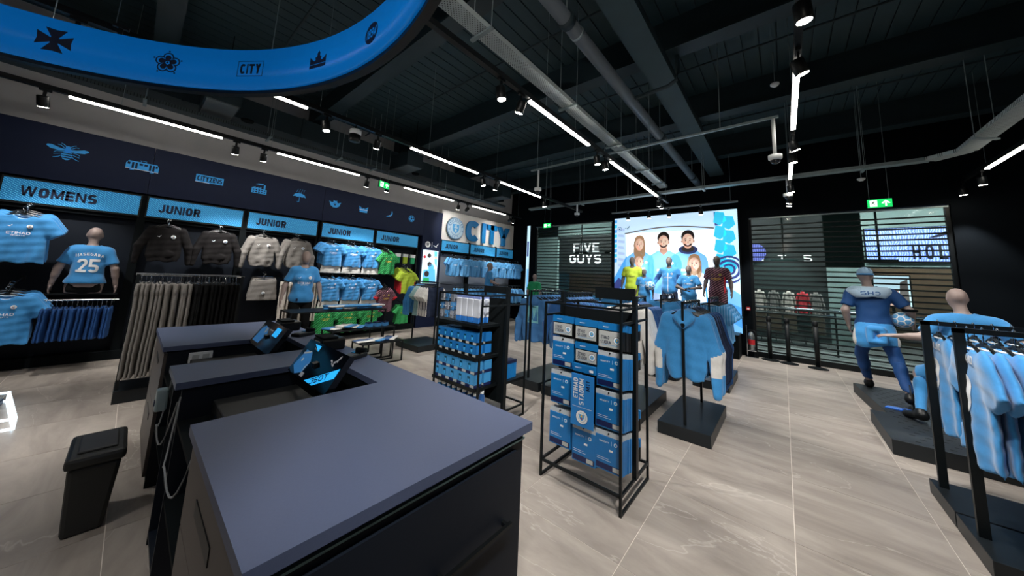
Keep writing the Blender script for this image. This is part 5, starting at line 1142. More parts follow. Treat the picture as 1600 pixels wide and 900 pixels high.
# box stand: shelves
SH = [(1.10, 'hung bags'), (.755, 'mugs'), (.43, 'glasses')]
for z, nm in SH:
    s_ = thing('stand_shelf', 'black shelf of the box stand under the '+('hanging bags' if z > 1 else ('small mug boxes' if z > .6 else 'large glass boxes')), 'shelf', (-3.33, 2.54, z)); B('board', (0, 0, -.03), (.74, .36, 0), BLACK, s_); B('lip', (0, -.01, -.03), (.74, 0, .006), BLACK, s_)
def carton(x, y, z, w_, d, h, lb, gp, tm=[None, None], k=0):
    if tm[k] is None:
        r = thing('gift_box', lb, 'box', (x, y, z), 0, gp); B('base_band', (-w_/2, -d/2, 0), (w_/2, d/2, h*.24), PACKN if k else BLACKP, r); B('barcode', (w_*.0, -d/2-.0015, h*.03), (w_*.46, -d/2, h*.22), SILVER, r)
        B('body', (-w_/2, -d/2, h*.24), (w_/2, d/2, h), M('box_mid_blue', (28, 114, 188), .35, noise=.05) if not k else M('box_pale_blue', (66, 152, 212), .35, noise=.05), r); B('window', (-w_*.34, -d/2-.0015, h*.36), (-w_*.02, -d/2, h*.82), M('window_teal', (20, 70, 96), .15), r); MB().lathe([(.02, h*.38), (.022, h*.66)], (-w_*.18, -d/2+.012, 0), 12).build('mug', SKYP, r)
        B('side_window', (-w_/2-.0015, -d*.3, h*.36), (-w_/2, d*.1, h*.82), M('window_teal'), r); tm[k] = r
    else: dup(tm[k], None, (x, y, z))
for t in range(2):
    for i in range(6): carton(-3.255+.118*i, 2.60, .756+.128*t, .112, .10, .125, 'small mid blue mug box on the middle shelf of the box stand', 'mug boxes', k=0)
    for i in range(6): carton(-3.255+.118*i, 2.74, .756+.128*t, .112, .10, .125, 'small mid blue mug box on the middle shelf of the box stand', 'mug boxes', k=0)
    for i in range(5): carton(-3.24+.14*i, 2.61, .431+.14*t, .134, .115, .137, 'larger pale blue boxed glass on the lower shelf of the box stand', 'glass boxes', k=1)
    for i in range(5): carton(-3.24+.14*i, 2.76, .431+.14*t, .134, .115, .137, 'larger pale blue boxed glass on the lower shelf of the box stand', 'glass boxes', k=1)
for i in range(7):
    for j in range(3):
        big = i < 3; x = -3.28+.10*i; z0 = 1.11 if not big else 1.12
        if big:
            for q in range(3): g_ = thing('key_ring_card', 'small carded key ring pegged at the end of the hanging bags', 'key ring', (x, 2.56+.06*j, 1.13+.10*q), 0, 'carded key rings'); B('card', (-.03, 0, 0), (.03, .006, .085), SKYF if (i+q) % 2 else M('card_grey', (150, 156, 166), .5), g_); MB().lathe([(.015, 0), (.018, .004), (.015, .008)], (0, -.004, .03), 12).build('key_ring', CHROME, g_)
        else:
            g_ = thing('gift_bag', 'clear pouch of white and blue gifts pegged above the mug boxes', 'bag', (x+.02, 2.56+.07*j, 1.115), 0, 'pegged gift pouches'); B('pouch', (-.046, 0, .06), (.046, .03, .27), M('pouch_white', (205, 210, 220), .2), g_, .01); B('contents', (-.044, .002, .0), (.044, .028, .065), M('pouch_blue', (50, 120, 200), .3), g_, .008); B('header', (-.047, .01, .27), (.047, .018, .30), M('pouch_lilac', (130, 150, 210), .4), g_)
def bottle(x, y, z, h, mt, lb, gp): 
    r = thing('water_bottle', lb, 'bottle', (x, y, z), 0, gp); MB().lathe([(.03, 0), (.034, .01), (.034, h*.72), (.022, h*.80), (.022, h*.84)], n=14).build('body', mt, r, smooth=True); MB().lathe([(.024, h*.84), (.024, h), (.01, h)], n=12).build('cap', WHITE, r, smooth=True)
for i in range(8):
    for j in range(2): bottle(-3.26+.09*i, 2.60+.10*j, .151, .235, SKYD if i > 3 else SKYF, 'blue water bottle standing on the bottom tray of the box stand', 'water bottles')
s_ = thing('stand_shelf', 'black bottom tray of the box stand under the bottles', 'shelf', (-3.33, 2.54, .15)); B('board', (0, 0, -.03), (.74, .36, 0), BLACK, s_)
for k in range(4):
    b2 = thing('gift_box', 'slim blue box on the rear shelf of the box stand', 'box', (-2.60+.0*k, 2.98+.055*k, .451), 0, 'slim blue boxes'); B('body', (-.05, 0, 0), (.05, .05, .20), PALEBOX, b2, .003); B('lid', (-.052, -.001, .17), (.052, .051, .205), NAVYP, b2)
s_ = thing('stand_shelf', 'short rear shelf of the box stand', 'shelf', (-3.25, 2.94, .45)); B('board', (0, 0, -.03), (.75, .34, 0), BLACK, s_); 
# ------------------------------------------------------------------ tall lit screen with figures (flat picture)
ld = thing('video_wall', 'tall bright screen showing supporters in sky blue shirts', 'screen', (-2.48, 10.02, .53))
W2, H2 = 3.30, 3.18
B('cabinet', (-W2/2-.03, -.0, -.03), (W2/2+.03, .12, H2+.03), BLACKM, ld)
LBG = LITB('lit_background', (178, 206, 230), .95); LJ = LITB('lit_shirt_sky', (112, 178, 228), .85); LJ2 = LITB('lit_shirt_deep', (70, 150, 220), .9); LNV = LITB('lit_navy', (38, 52, 100), .7); LGR = LITB('lit_grey', (96, 92, 90), .6)
def P_(pts, m, l=2): return poly([(x*W2-W2/2, y*H2) for x, y in pts], m, l)
def D_(x, y, rx, ry, m, l=3, n=24): return disc(x*W2-W2/2, y*H2, rx*W2, m, l, n, ry*H2)
ps = [rect(-W2/2, 0, W2/2, H2, LBG, 1)]
ps += [P_([(0, .0), (.34, 0), (.30, .22), (.14, .34), (.0, .34)], LWW, 2), P_([(0, .40), (.12, .62), (.14, .34), (.0, .2)], LJ2, 3), P_([(0, .22), (.10, .36), (.04, .40), (0, .34)], LPUR, 4)]
for k in range(9): ps.append(P_([(.0, .985-.05*k), (.024, .985-.05*k), (.024, .955-.05*k), (.0, .95-.05*k)], LC if k % 2 else LJ2, 3)); ps.append(P_([(.035, .90-.06*k), (.10-.01*(k % 2), .89-.06*k), (.10, .862-.06*k), (.035, .872-.06*k)], LITB('lit_lavender', (160, 180, 215), .9), 2))
arcp = [(x, .845+.045*math.sin(PI*(x-.1)/.8)) for x in np.linspace(.10, .84, 20)]
ps.append(P_(arcp+[(x, y-.012) for x, y in arcp[::-1]], LGR, 3))
ps.append(P_([(.11, .84), (.84, .84), (.86, .5), (.12, .5)], LWW, 2))
def person(cx, top, s_, hair, long=False, shirt=LJ, hood=False, l=4, beard=False):
    h = .085*s_; sh = top-h*2.25; q = []
    FS = LITB('lit_face_shade', (176, 134, 116), .55); ll = LITB('lit_lip', (170, 96, 92), .55)
    e = lambda x, y, rx, ry, m, k, n=16: D_(cx+x*s_, top+y*h, rx*s_, ry*h, m, l+k, n)
    q += [P_([(cx-.135*s_, sh-.32*s_), (cx-.13*s_, sh-.06*s_), (cx-.115*s_, sh-.015*s_), (cx-.05*s_, sh+.03*s_), (cx+.05*s_, sh+.03*s_), (cx+.115*s_, sh-.015*s_), (cx+.13*s_, sh-.06*s_), (cx+.135*s_, sh-.32*s_)], shirt, l)]
    q += [P_([(cx-.085*s_, sh-.32*s_), (cx-.075*s_, sh-.10*s_), (cx-.088*s_, sh-.06*s_), (cx-.095*s_, sh-.32*s_)], LJ2, l+1), P_([(cx+.085*s_, sh-.32*s_), (cx+.095*s_, sh-.32*s_), (cx+.088*s_, sh-.06*s_), (cx+.075*s_, sh-.10*s_)], LJ2, l+1)]
    if hood: q += [e(0, -1.85, .066, .42, LNV, 1), e(0, -1.78, .045, .3, LH, 2)]
    else: q += [P_([(cx-.02*s_, sh+.07*s_), (cx-.032*s_, sh+.028*s_), (cx, sh-.005*s_), (cx+.032*s_, sh+.028*s_), (cx+.02*s_, sh+.07*s_)], FS, l+1)]
    if long: q += [e(0, -1.15, .054, 1.05, hair, 2), e(-.036, -1.75, .018, .7, hair, 2), e(.036, -1.75, .018, .7, hair, 2)]
    q += [e(0, -.62, .046, .62, hair, 3), e(.004, -.50, .040, .5, hair, 3), e(-.041, -1.08, .006, .14, FS, 3, 10), e(.041, -1.08, .006, .14, FS, 3, 10)]
    q += [e(0, -1.02, .038, .66, LK, 4, 24), e(0, -1.40, .027, .36, LK, 4, 20), e(.012, -1.08, .024, .5, LITB('lit_skin_light', (222, 190, 172), .7), 5, 20)]
    if beard: q += [arc((cx)*W2-W2/2, (top-1.22*h)*H2, .062*s_, .098*s_, PI*1.08, PI*1.92, hair, l+6)]
    for sx in (-1, 1): q += [e(sx*.015, -1.0, .006, .05, LH, 7, 8), P_([(cx+sx*.008*s_, top-.86*h), (cx+sx*.024*s_, top-.88*h), (cx+sx*.023*s_, top-.83*h), (cx+sx*.009*s_, top-.81*h)][::-sx], hair if hair is LH else FS, l+7)]
    q += [P_([(cx-.004*s_, top-1.22*h), (cx+.006*s_, top-1.24*h), (cx+.003*s_, top-1.0*h)], FS, l+7), P_([(cx-.015*s_, top-1.40*h), (cx, top-1.47*h), (cx+.015*s_, top-1.40*h), (cx, top-1.36*h)], ll, l+7), P_([(cx-.010*s_, top-1.40*h), (cx, top-1.43*h), (cx+.010*s_, top-1.40*h), (cx, top-1.385*h)], LWW, l+8)]
    q += [D_(cx+.06*s_, sh-.07*s_, .012*s_, .012*s_, LWW, l+3, 10), P_([(cx-.05*s_, sh-.12*s_), (cx+.05*s_, sh-.12*s_), (cx+.05*s_, sh-.137*s_), (cx-.05*s_, sh-.137*s_)], LWW, l+3)]
    return q
ps += person(.24, .815, 1.0, LBL, True, LJ, False, 4)+person(.45, .84, 1.12, LH, False, LJ, False, 4, True)+person(.645, .845, 1.12, LH, False, LJ, True, 4, True)
ps += person(.235, .64, .95, LBL, False, LJ2, False, 13)+person(.69, .63, 1.0, LBL, True, LWW, False, 13)
ps += [P_([(.44, 0), (.46, .34), (.56, .30), (.70, .34), (.80, .0)], LWW, 12), P_([(.76, .0), (.78, .30), (.92, .36), (1, .30), (1, 0)], LJ, 12), P_([(.84, .14), (.90, .24), (1, .20), (1, .04)], LJ2, 14), P_([(.3, 0), (.34, .28), (.42, .26), (.44, 0)], LITB('lit_lavender'), 8)]
for k in range(4):
    for j in range(2):
        x, y = .88+.06*j, .93-.12*k-.04*j; ps.append(P_([(x-.03, y+.06), (x+.03, y+.05), (x+.045, y-.02), (x+.0, y-.06), (x-.045, y-.03)], LC, 4))
ps += [P_([(.86, 1), (1, 1), (1, .30), (.89, .38)], LITB('lit_ice', (190, 225, 240), .95), 2), P_([(.84, .99), (.875, .99), (.88, .87), (.845, .87)], LPUR, 3)]
cxr, cyr = .93*W2-W2/2, .50*H2
for r0, r1 in ((.10, .15), (.20, .26), (.31, .36)): ps.append(arc(cxr, cyr, r0, r1, -1.3, 2.6 if r1 < .3 else 1.0, LPUR, 5)) if r1 < .2 else ps.append((np.clip(arc(cxr, cyr, r0, r1, -2.2, 2.6, LPUR, 5)[0], [-W2/2, 0], [W2/2-.004, H2]), arc(cxr, cyr, r0, r1, -2.2, 2.6, LPUR, 5)[1], LPUR, 5))
ps += [cat_mark(.125*W2-W2/2, .90*H2, .16, LH, 4)]+[disc(.05*W2-W2/2, .89*H2, .07, LPUR, 4), disc(.05*W2-W2/2, .89*H2, .055, LBG, 5), disc(.05*W2-W2/2, .89*H2, .03, LPUR, 6)]
plate('picture', ps, ld, (0, -.002, 0), (1, 0, 0), (0, 0, 1), .0008)
pl = thing('display_plinth', 'long black plinth in front of the tall lit screen', 'plinth', (-2.48, 9.38, 0)); B('body', (-1.75, 0, 0), (1.62, .62, .53), BLACKM, pl); B('top', (-1.76, -.01, .53), (1.63, .62, .55), BLACK, pl)
lc = thing('light_column', 'narrow upright strip screen at the left edge of the back wall', 'screen', (-7.72, 10.10, .6)); B('case', (-.09, 0, 0), (.09, .05, 3.14), BLACKM, lc); plate('picture', [rect(-.07, .01, .07, 3.13, LITB('lit_ice'), 1), rect(-.05, 1.9, .03, 2.5, LPUR, 2), rect(-.03, .3, .06, 1.4, LJ, 2)], lc, (0, -.001, 0), (1, 0, 0), (0, 0, 1), .001)
# ------------------------------------------------------------------ mannequins in front of the screen (facing -y)
ZP = .55
f1 = figure('mannequin', 'dark mannequin in a lime keeper kit before the tall screen', (-3.42, 9.62, ZP), PI+.15, 1.02, False, {}, SKIND, LIMEF, 'short', .86, LIMEF, .60, LIMEF, BLACKP, sleeve_mat=None); decal('chest_print', sponsor(NAVYP, False), f1['shirt'], f1['shirt'], 1, 0, 1.27)
f2 = figure('mannequin', 'small dark mannequin in sky blue kit beside the lime one', (-3.05, 9.55, ZP), PI, .83, False, {}, SKIND, SKYF, 'short', .82, SKYF, .60, SKYF, BLACKP); decal('chest_print', sponsor(), f2['shirt'], f2['shirt'], 1, 0, 1.27)
f3 = figure('mannequin', 'dark mannequin in sky blue track top and navy trousers holding a ball', (-2.40, 9.62, ZP), PI, 1.02, False, dict(shR=(.185, -.005, 1.465), elR=(.33, -.06, 1.24), wrR=(.40, .08, 1.06), hiL=(-.092, 0, .93), knL=(-.16, .03, .50), anL=(-.2, -.03, .09), toL=(-.23, .13, .035), knR=(.14, .03, .5), anR=(.17, -.03, .09), toR=(.2, .13, .035)), SKIND, SKYF, 'long', .84, NAVYF, .1, None, BLACKP, sleeve_mat=SKYD); decal('chest_print', [text('ETIHAD', 0, 0, .18, .034, PRINTW), rect(-.006, -.38, .006, .12, PRINTW), cat_mark(-.085, .10, .045, PRINTW)]+crest(.085, .10, .028, detail=False), f3['shirt'], f3['shirt'], 1, 0, 1.27)
f4 = figure('mannequin', 'dark mannequin in sky blue kit with arms folded in front', (-1.90, 9.50, ZP-.02), PI+.1, .90, False, dict(elL=(-.30, .06, 1.20), wrL=(-.06, .24, 1.16), elR=(.30, .06, 1.20), wrR=(.08, .21, 1.12)), SKIND, SKYF, 'short', .84, SKYF, .60, SKYF, BLACKP); decal('chest_print', sponsor(), f4['shirt'], f4['shirt'], 1, 0, 1.30)
f5 = figure('mannequin', 'dark mannequin in burgundy striped kit before the tall screen', (-1.27, 9.62, ZP), PI-.1, 1.03, False, {}, SKIND, BURGF, 'short', .86, BURGF, .58, BURGF, BLACKP, sleeve_mat=None); decal('chest_print', sponsor(GOLD), f5['shirt'], f5['shirt'], 1, 0, 1.27); decal('side_flash', [rect(-.012, -.3, .012, .12, REDF)], f5['shirt'], f5['shirt'], 1, -.165, 1.2)
fbm = [M('ball_sky', (96, 168, 222), .35), PRINTW, NAVYP]
def football(label, loc, r=.11):
    bm = bmesh.new(); bmesh.ops.create_icosphere(bm, subdivisions=1, radius=1); phi = [v.co.normalized() for v in bm.verts]; bm.free()
    ico = [Vector(p) for p in phi][:12]; bm = bmesh.new(); bmesh.ops.create_icosphere(bm, subdivisions=5, radius=r); 
    bm2 = bmesh.new(); bmesh.ops.create_icosphere(bm2, subdivisions=1, radius=1); V12 = [v.co.normalized() for v in bm2.verts]; F20 = [f.calc_center_median().normalized() for f in bm2.faces]; bm2.free()
    C_ = V12[:12]+F20; C_ = C_ if len(C_) <= 32 else C_[:32]
    me = bpy.data.meshes.new('ball')
    for f in bm.faces:
        n = f.calc_center_median().normalized(); ds = sorted([n.dot(c) for c in C_], reverse=True); f.material_index = 1 if ds[0]-ds[1] < .035 else 0; f.smooth = True
    bm.to_mesh(me); bm.free(); [me.materials.append(m) for m in fbm]
    o = link('football', me, None, loc); return tag(o, label, 'football')
football('sky blue and white football held by the mannequin in the track top', (-2.87, 9.48, 1.60), .13)
gm = figure('mannequin', 'mannequin seen from behind in a plain green shirt by the left shutter', (-6.72, 9.25, .04), .1, .96, False, {}, SKIN, GREENP, 'short', .86, BLACKF, .1)
gp_ = thing('round_plinth', 'round black base under the green shirted mannequin', 'plinth', (-6.72, 9.25, 0)); MB().lathe([(.22, 0), (.22, .03), (.2, .04)], n=24).build('disc', BLACKM, gp_)
# women mannequins by the wall
wm = figure('mannequin', 'female mannequin in sky blue shirt standing behind the shirt tables', (-6.92, 2.12, .12), -PI/2-.15, 1.0, True, dict(elL=(-.27, -.03, 1.19), wrL=(-.31, .03, .94), elR=(.27, -.03, 1.19), wrR=(.31, .03, .94)), SKIN, SKYF, 'short', .88, BLACKF, .1); decal('chest_print', sponsor()+[rect(-.10, -.33, -.07, -.28, NAVYP)], wm['shirt'], wm['shirt'], 1, 0, 1.24)
b_ = thing('block_plinth', 'black block under the female mannequin by the tables', 'plinth', (-6.92, 2.12, 0)); B('block', (-.26, -.26, 0), (.22, .26, .10), BLACKM, b_); B('top_plate', (-.27, -.27, .10), (.23, .27, .12), BLACK, b_)
cm = figure('mannequin', 'female mannequin in sky blue shirt by the striped shirt bays', (-7.45, 7.68, .26), -.55, 1.0, True, dict(elR=(.27, .02, 1.22), wrR=(.18, .22, 1.15)), SKIN, SKYF, 'short', .86, SKYF, .60)
b_ = thing('block_plinth', 'black block under the mannequin by the striped shirt bays', 'plinth', (-7.45, 7.68, 0)); B('block', (-.26, -.26, 0), (.26, .26, .24), BLACKM, b_); B('top_plate', (-.27, -.27, .24), (.27, .27, .26), BLACK, b_)
# ------------------------------------------------------------------ shutters
def shutter(label, x0, x1, h, pitch=.115):
    r = thing('roller_shutter', label, 'shutter', (x0, 10.25, 0)); w_ = x1-x0
    bar = MB().box((.0, -.012, -.016), (w_, .012, .016)).mesh('slat', M('shutter_bar', (24, 32, 34), .5, .4)); n = int((h-.15)/pitch)
    for k in range(n): link('slat', bar, r, (0, 0, .16+k*pitch))
    B('pane', (0, .002, .1), (w_, .006, h), GLASS, r); B('bottom_rail', (0, -.03, 0), (w_, .03, .12), BLACK, r)
    for x in (-.0, w_-.06): B('guide_rail', (x, -.04, 0), (x+.06, .04, h), BLACK, r)
    B('head_strip', (.02, -.07, h-.03), (w_-.02, -.05, h), GALV, r)
    return r
shutter('see-through slatted shutter closed in front of the burger shop', -7.45, -4.26, 3.68); shutter('see-through slatted shutter closed behind the striding mannequin', -.62, 2.58, 3.46)
# black ceiling drops seen against the shutters
for x, y, z, lb in ((-6.0, 11.3, 2.72, 'black pendant lamp bar beyond the left shutter'), (-4.75, 11.3, 2.72, 'black pendant lamp bar beyond the left shutter next to the sign'), (.05, 11.2, 2.42, 'black pendant lamp bar beyond the right shutter'), (1.75, 11.2, 2.42, 'black pendant lamp bar before the blue shop sign')):
    r = thing('pendant_bar', lb, 'lamp', (x, y, z)); MB().tube([(0, 0, .05), (0, 0, 4.9-z)], .022, 8).build('stem', BLACKM, r); B('bar', (-.28, -.05, -.03), (.28, .05, .05), BLACKM, r, .01); B('lens', (-.06, -.052, -.02), (-.02, -.05, .0), WHITE_E, r); B('lens', (.04, -.052, -.02), (.08, -.05, .0), WHITE_E, r)
# ------------------------------------------------------------------ mall beyond
struct('floor_mall', MB().box((-12, 10.45, -.2), (6, 19.5, 0)), M('mall_floor', (120, 128, 126), .4)); struct('ceiling_mall', MB().box((-12, 10.36, 4.9), (6, 19.5, 5.1)), M('mall_ceiling', (60, 74, 76), .8))
TEAL = M('mall_teal_grey', (128, 152, 148), .7, noise=.04, nscale=2); DARKF = M('mall_dark_front', (24, 30, 30), .6); WOODD = M('mall_wood', (104, 82, 62), .6, noise=.15, nscale=3)
mw = MB(); mw.box((1.1, 14.5, 2.45), (6, 14.7, 4.9)); mw.box((1.1, 14.5, 0), (1.95, 14.7, 4.9)); mw.box((-12, 14.5, 3.9), (-3.3, 14.7, 4.9)); mw.box((-12, 14.5, 0), (-9.1, 14.7, 4.9)); mw.box((-5.1, 14.5, 0), (-4.4, 14.7, 4.9)); struct('wall_mall', mw, TEAL)
mw = MB(); mw.box((-4.4, 14.55, 0), (1.1, 14.75, 4.9)); struct('wall_mall_dark', mw, DARKF)
mw = MB(); mw.box((-9.1, 15.8, 0), (-5.1, 15.9, 4.9)); struct('wall_burger_shop', mw, M('burger_wood', (70, 54, 44), .6, noise=.3, nscale=4))
mw = MB(); mw.box((1.95, 17.0, 0), (6, 17.1, 4.9)); struct('wall_clothes_shop', mw, WOODD)
for k, (x, y) in enumerate(((-7.5, 12.6), (-4.2, 12.6), (-1.0, 12.6), (2.0, 12.6), (4.4, 12.6), (-7.0, 15.2), (3.4, 15.8))):
    r = thing('mall_ceiling_light', 'flat ceiling light panel in the mall beyond the shutters', 'ceiling light', (x, y, 4.86), 0, 'mall ceiling lights'); B('frame', (-.5, -.2, 0), (.5, .2, .04), WHITE, r); B('diffuser', (-.46, -.16, -.01), (.46, .16, 0), M('mall_diffuser', (235, 250, 248), .5, emit=150.0), r)
fg = thing('shop_sign', 'white FIVE GUYS lettering on a dark fascia beyond the left shutter', 'sign', (-7.5, 14.50, 3.02)); B('fascia', (-1.5, .0, -1.0), (2.0, .06, .88), M('fascia_dark', (40, 46, 46), .6), fg)
FGL = M('sign_white_lit', (235, 240, 240), .5, emit=.75)
plate('lettering', [text('FIVE', 0.05, .27, 1.40, .44, FGL, 1, .035), text('GUYS', 0, -.28, 1.75, .46, FGL, 1, .035)], fg, (0, -.01, 0), (1, 0, 0), (0, 0, 1), .004)
hs = thing('shop_sign', 'lit blue shop sign with dark lettering and a bird beyond the right shutter', 'sign', (3.4, 14.42, 3.12)); B('cabinet', (-1.42, 0, -.5), (1.9, .07, .53), BLACKM, hs)
HBL = M('sign_wave_blue', (96, 130, 232), .5, emit=.75, stripes=((168, 196, 250), (.2, 0, 1), 6.0, .55, 9))
bird = [(-.42, -.02), (-.26, .06), (-.12, .16), (.02, .20), (.14, .18), (.30, .24), (.44, .18), (.30, .10), (.34, -.04), (.26, -.06), (.20, .04), (.10, .0), (.06, .06), (-.08, .06), (-.2, .0), (-.32, -.03)]
plate('picture', [rect(-1.40, -.48, 1.88, .51, HBL, 1), *[text(ch, -.43+.235*i, -.20, .15 if ch != 'I' else .05, .42, M('sign_dark', (24, 28, 50), .5), 2, .03) for i, ch in enumerate('HOLLISTER')], poly([(x*1.0+.22, y*.9+.22) for x, y in bird][::-1], M('sign_dark'), 2), rect(.05, -.48, .06, .51, LPUR, 2)], hs, (0, -.003, 0), (1, 0, 0), (0, 0, 1), .002)
nt_ = thing('shop_sign', 'spaced white capital letters on the dark shop front', 'sign', (0, 14.54, 2.75))
for ch, x in (('N', -.60), ('T', .017), ('S', .67)): plate('letter', [text(ch, x, 0, .22, .23, FGL, 1, .01)], nt_, (0, -.01, 0), (1, 0, 0), (0, 0, 1), .004)
rb = thing('shop_sign', 'round blue wave sign on the dark shop front', 'sign', (-.75, 14.5, 2.95)); MB().lathe([(.34, 0), (.34, .04)], n=28).build('disc', M('round_blue', (60, 70, 150), .5, emit=.3, stripes=((120, 130, 210), (0, 1, 0), 5, .6, 4)), rb).rotation_euler = (PI/2, 0, 0); MB().tube([(-.2, 0, 0), (.2, 0, 0)], .02, 6).build('bar', BLACKM, rb)
sp2 = thing('shop_screen', 'bright shop screen under the blue sign beyond the right shutter', 'screen', (2.5, 15.0, 1.65)); B('case', (-.36, 0, -.36), (.42, .05, .62), BLACKM, sp2); MB().bar((.03, .03, -1.65), (.03, .03, -.36), .06).build('stand', BLACKM, sp2); plate('picture', [rect(-.33, -.33, .39, .59, LITB('lit_ice'), 1), poly([(-.1, -.33), (0, .1), (.15, .2), (.25, -.33)], LK, 2), poly([(.15, -.33), (.2, .4), (.35, .5), (.36, -.33)], LGR, 2)], sp2, (0, -.001, 0), (1, 0, 0), (0, 0, 1), .001)
for k, (x, z) in enumerate(((3.2, 2.35), (3.7, 2.35), (4.2, 2.35))): r = thing('shop_downlight', 'small glowing downlight inside the clothes shop', 'ceiling light', (x, 15.6, z+1.0), 0, 'shop downlights'); MB().lathe([(.06, 0), (.07, .03)], n=12).build('ring', WHITE, r); MB().tube([(0, 0, .03), (0, 0, 3.9-z)], .01, 6).build('stem', BLACKM, r); MB().lathe([(.05, -.005), (.05, 0)], n=12).build('lens', M('warm_lens', (255, 236, 210), .5, emit=12), r)
# clothes on a mall rail and hand rail
for k, (x, mt, nm) in enumerate(((-1.02, REDF, 'red coat at the end of the window row'), (-.62, CREAMF, 'cream coat beside the red one'), (-.25, GREYF, 'grey patterned coat in the window row'), (.12, CREAMF, 'cream coat in the middle of the window row'), (.45, REDF, 'red top beside the grey coat'), (.75, GREYF, 'grey coat at the end of the window row'))):
    r = thing('dressed_bust', nm+' on a bust beyond the right shutter', 'mannequin', (x, 13.6, 0)); v, f = garment_sdf('hood', .10, k); link('coat', np_mesh('coat', v*np.array([.52, 1, 1]), f, [mt]), r, (0, 0, 1.72)); MB().tube([(0, 0, .03), (0, 0, 1.66)], .018, 8).build('pole', BLACK, r); MB().lathe([(.16, 0), (.16, .02), (.03, .04)], n=16).build('foot', BLACK, r); MB().lathe([(.04, 1.58), (.05, 1.64), (.02, 1.68)], n=12).build('neck_cap', CREAMF, r, smooth=True)
    B('trousers', (-.16, -.07, .35), (.16, .07, .98), BLACKF if mt is REDF else WOODD, r, .04)
hr = thing('handrail', 'steel double handrail in the mall beyond the shutters', 'railing', (0, 12.0, 0))
for z in (1.02, 1.16): MB().tube([(-9, 0, z), (5, 0, z)], .025, 8).build('rail', CHROME, hr, smooth=True)
for x in range(-9, 6, 2): MB().bar((x, 0, 0), (x, 0, 1.14), .04).build('post', BLACK, hr)
B('glass_panel', (-9, .02, .1), (5, .03, .98), M('rail_glass', (40, 70, 72), .1, alpha=.3), hr)
# ------------------------------------------------------------------ belt posts and extinguishers inside the right shutter
for x, y, lb in ((-.33, 10.0, 'black belt barrier post by the fire extinguisher'), (-.0, 9.92, 'black belt barrier post in the middle of the three'), (.48, 9.86, 'black belt barrier post by the striding mannequin')):
    r = thing('barrier_post', lb, 'barrier post', (x+.02, y, 0), 0, 'barrier posts'); MB().lathe([(.17, 0), (.17, .012), (.10, .03), (.03, .045)], n=24).build('base', BLACKM, r, smooth=True); MB().tube([(0, 0, .03), (0, 0, .92)], .042, 14).build('pole', BLACK, r, smooth=True); MB().lathe([(.048, .90), (.05, .91), (.05, 1.0), (.035, 1.01)], n=14).build('belt_head', BLACKP, r, smooth=True)
fe = thing('fire_extinguisher', 'fire extinguisher on a chrome stand by the pier', 'fire extinguisher', (-.66, 10.02, 0)); MB().lathe([(.062, .16), (.07, .18), (.07, .50), (.05, .57), (.02, .60)], n=16).build('cylinder', M('ext_steel', (160, 166, 168), .25, .8), fe, smooth=True); MB().lathe([(.071, .30), (.071, .42)], n=16).build('label_band', REDP, fe); MB().tube([(0, 0, .60), (.05, 0, .64), (.09, -.02, .60), (.085, -.02, .36)], .01, 6).build('hose', BLACKP, fe, smooth=True); MB().cbox((0, 0, .63), (.09, .03, .03)).build('lever', BLACKP, fe); MB().bar((-.09, .05, 0), (-.09, .05, .75), .015).build('stand_pole', CHROME, fe); B('stand_foot', (-.13, -.1, 0), (.13, .12, .015), CHROME, fe); B('cradle', (-.09, -.05, .14), (.09, .08, .16), CHROME, fe)
cp = thing('call_point', 'small red call point on the pier beside the tall screen', 'alarm', (-.70, 10.14, 1.15)); B('box', (-.04, -.04, -.04), (.04, 0, .04), REDP, cp, .004); B('glass', (-.025, -.042, -.02), (.025, -.04, .02), WHITE, cp)
# ------------------------------------------------------------------ right hand platform, mannequins, shirt rack
pr = thing('mannequin_platform', 'wide low black platform under the two sports mannequins', 'platform', (.80, 5.40, 0)); MB().prism([(0, 0), (2.9, 0), (2.9, 2.75), (.03, 2.75), (.15, 1.12), (0, 1.12)], 0, .15).build('deck', M('platform_black', (24, 30, 34), .5), pr, bevel=.004)
hl = MB()
for i in range(25):
    for j in range(24): x, y = .20+.11*i+(.055 if j % 2 else 0), .10+.11*j; hl.add([(x-.022, y-.012, .1505), (x+.022, y-.012, .1505), (x+.022, y+.012, .1505), (x-.022, y+.012, .1505)], [(0, 1, 2, 3)])
o = hl.build('perforation', M('hole_black', (3, 4, 5), .9), pr); o['kind'] = 'stuff'
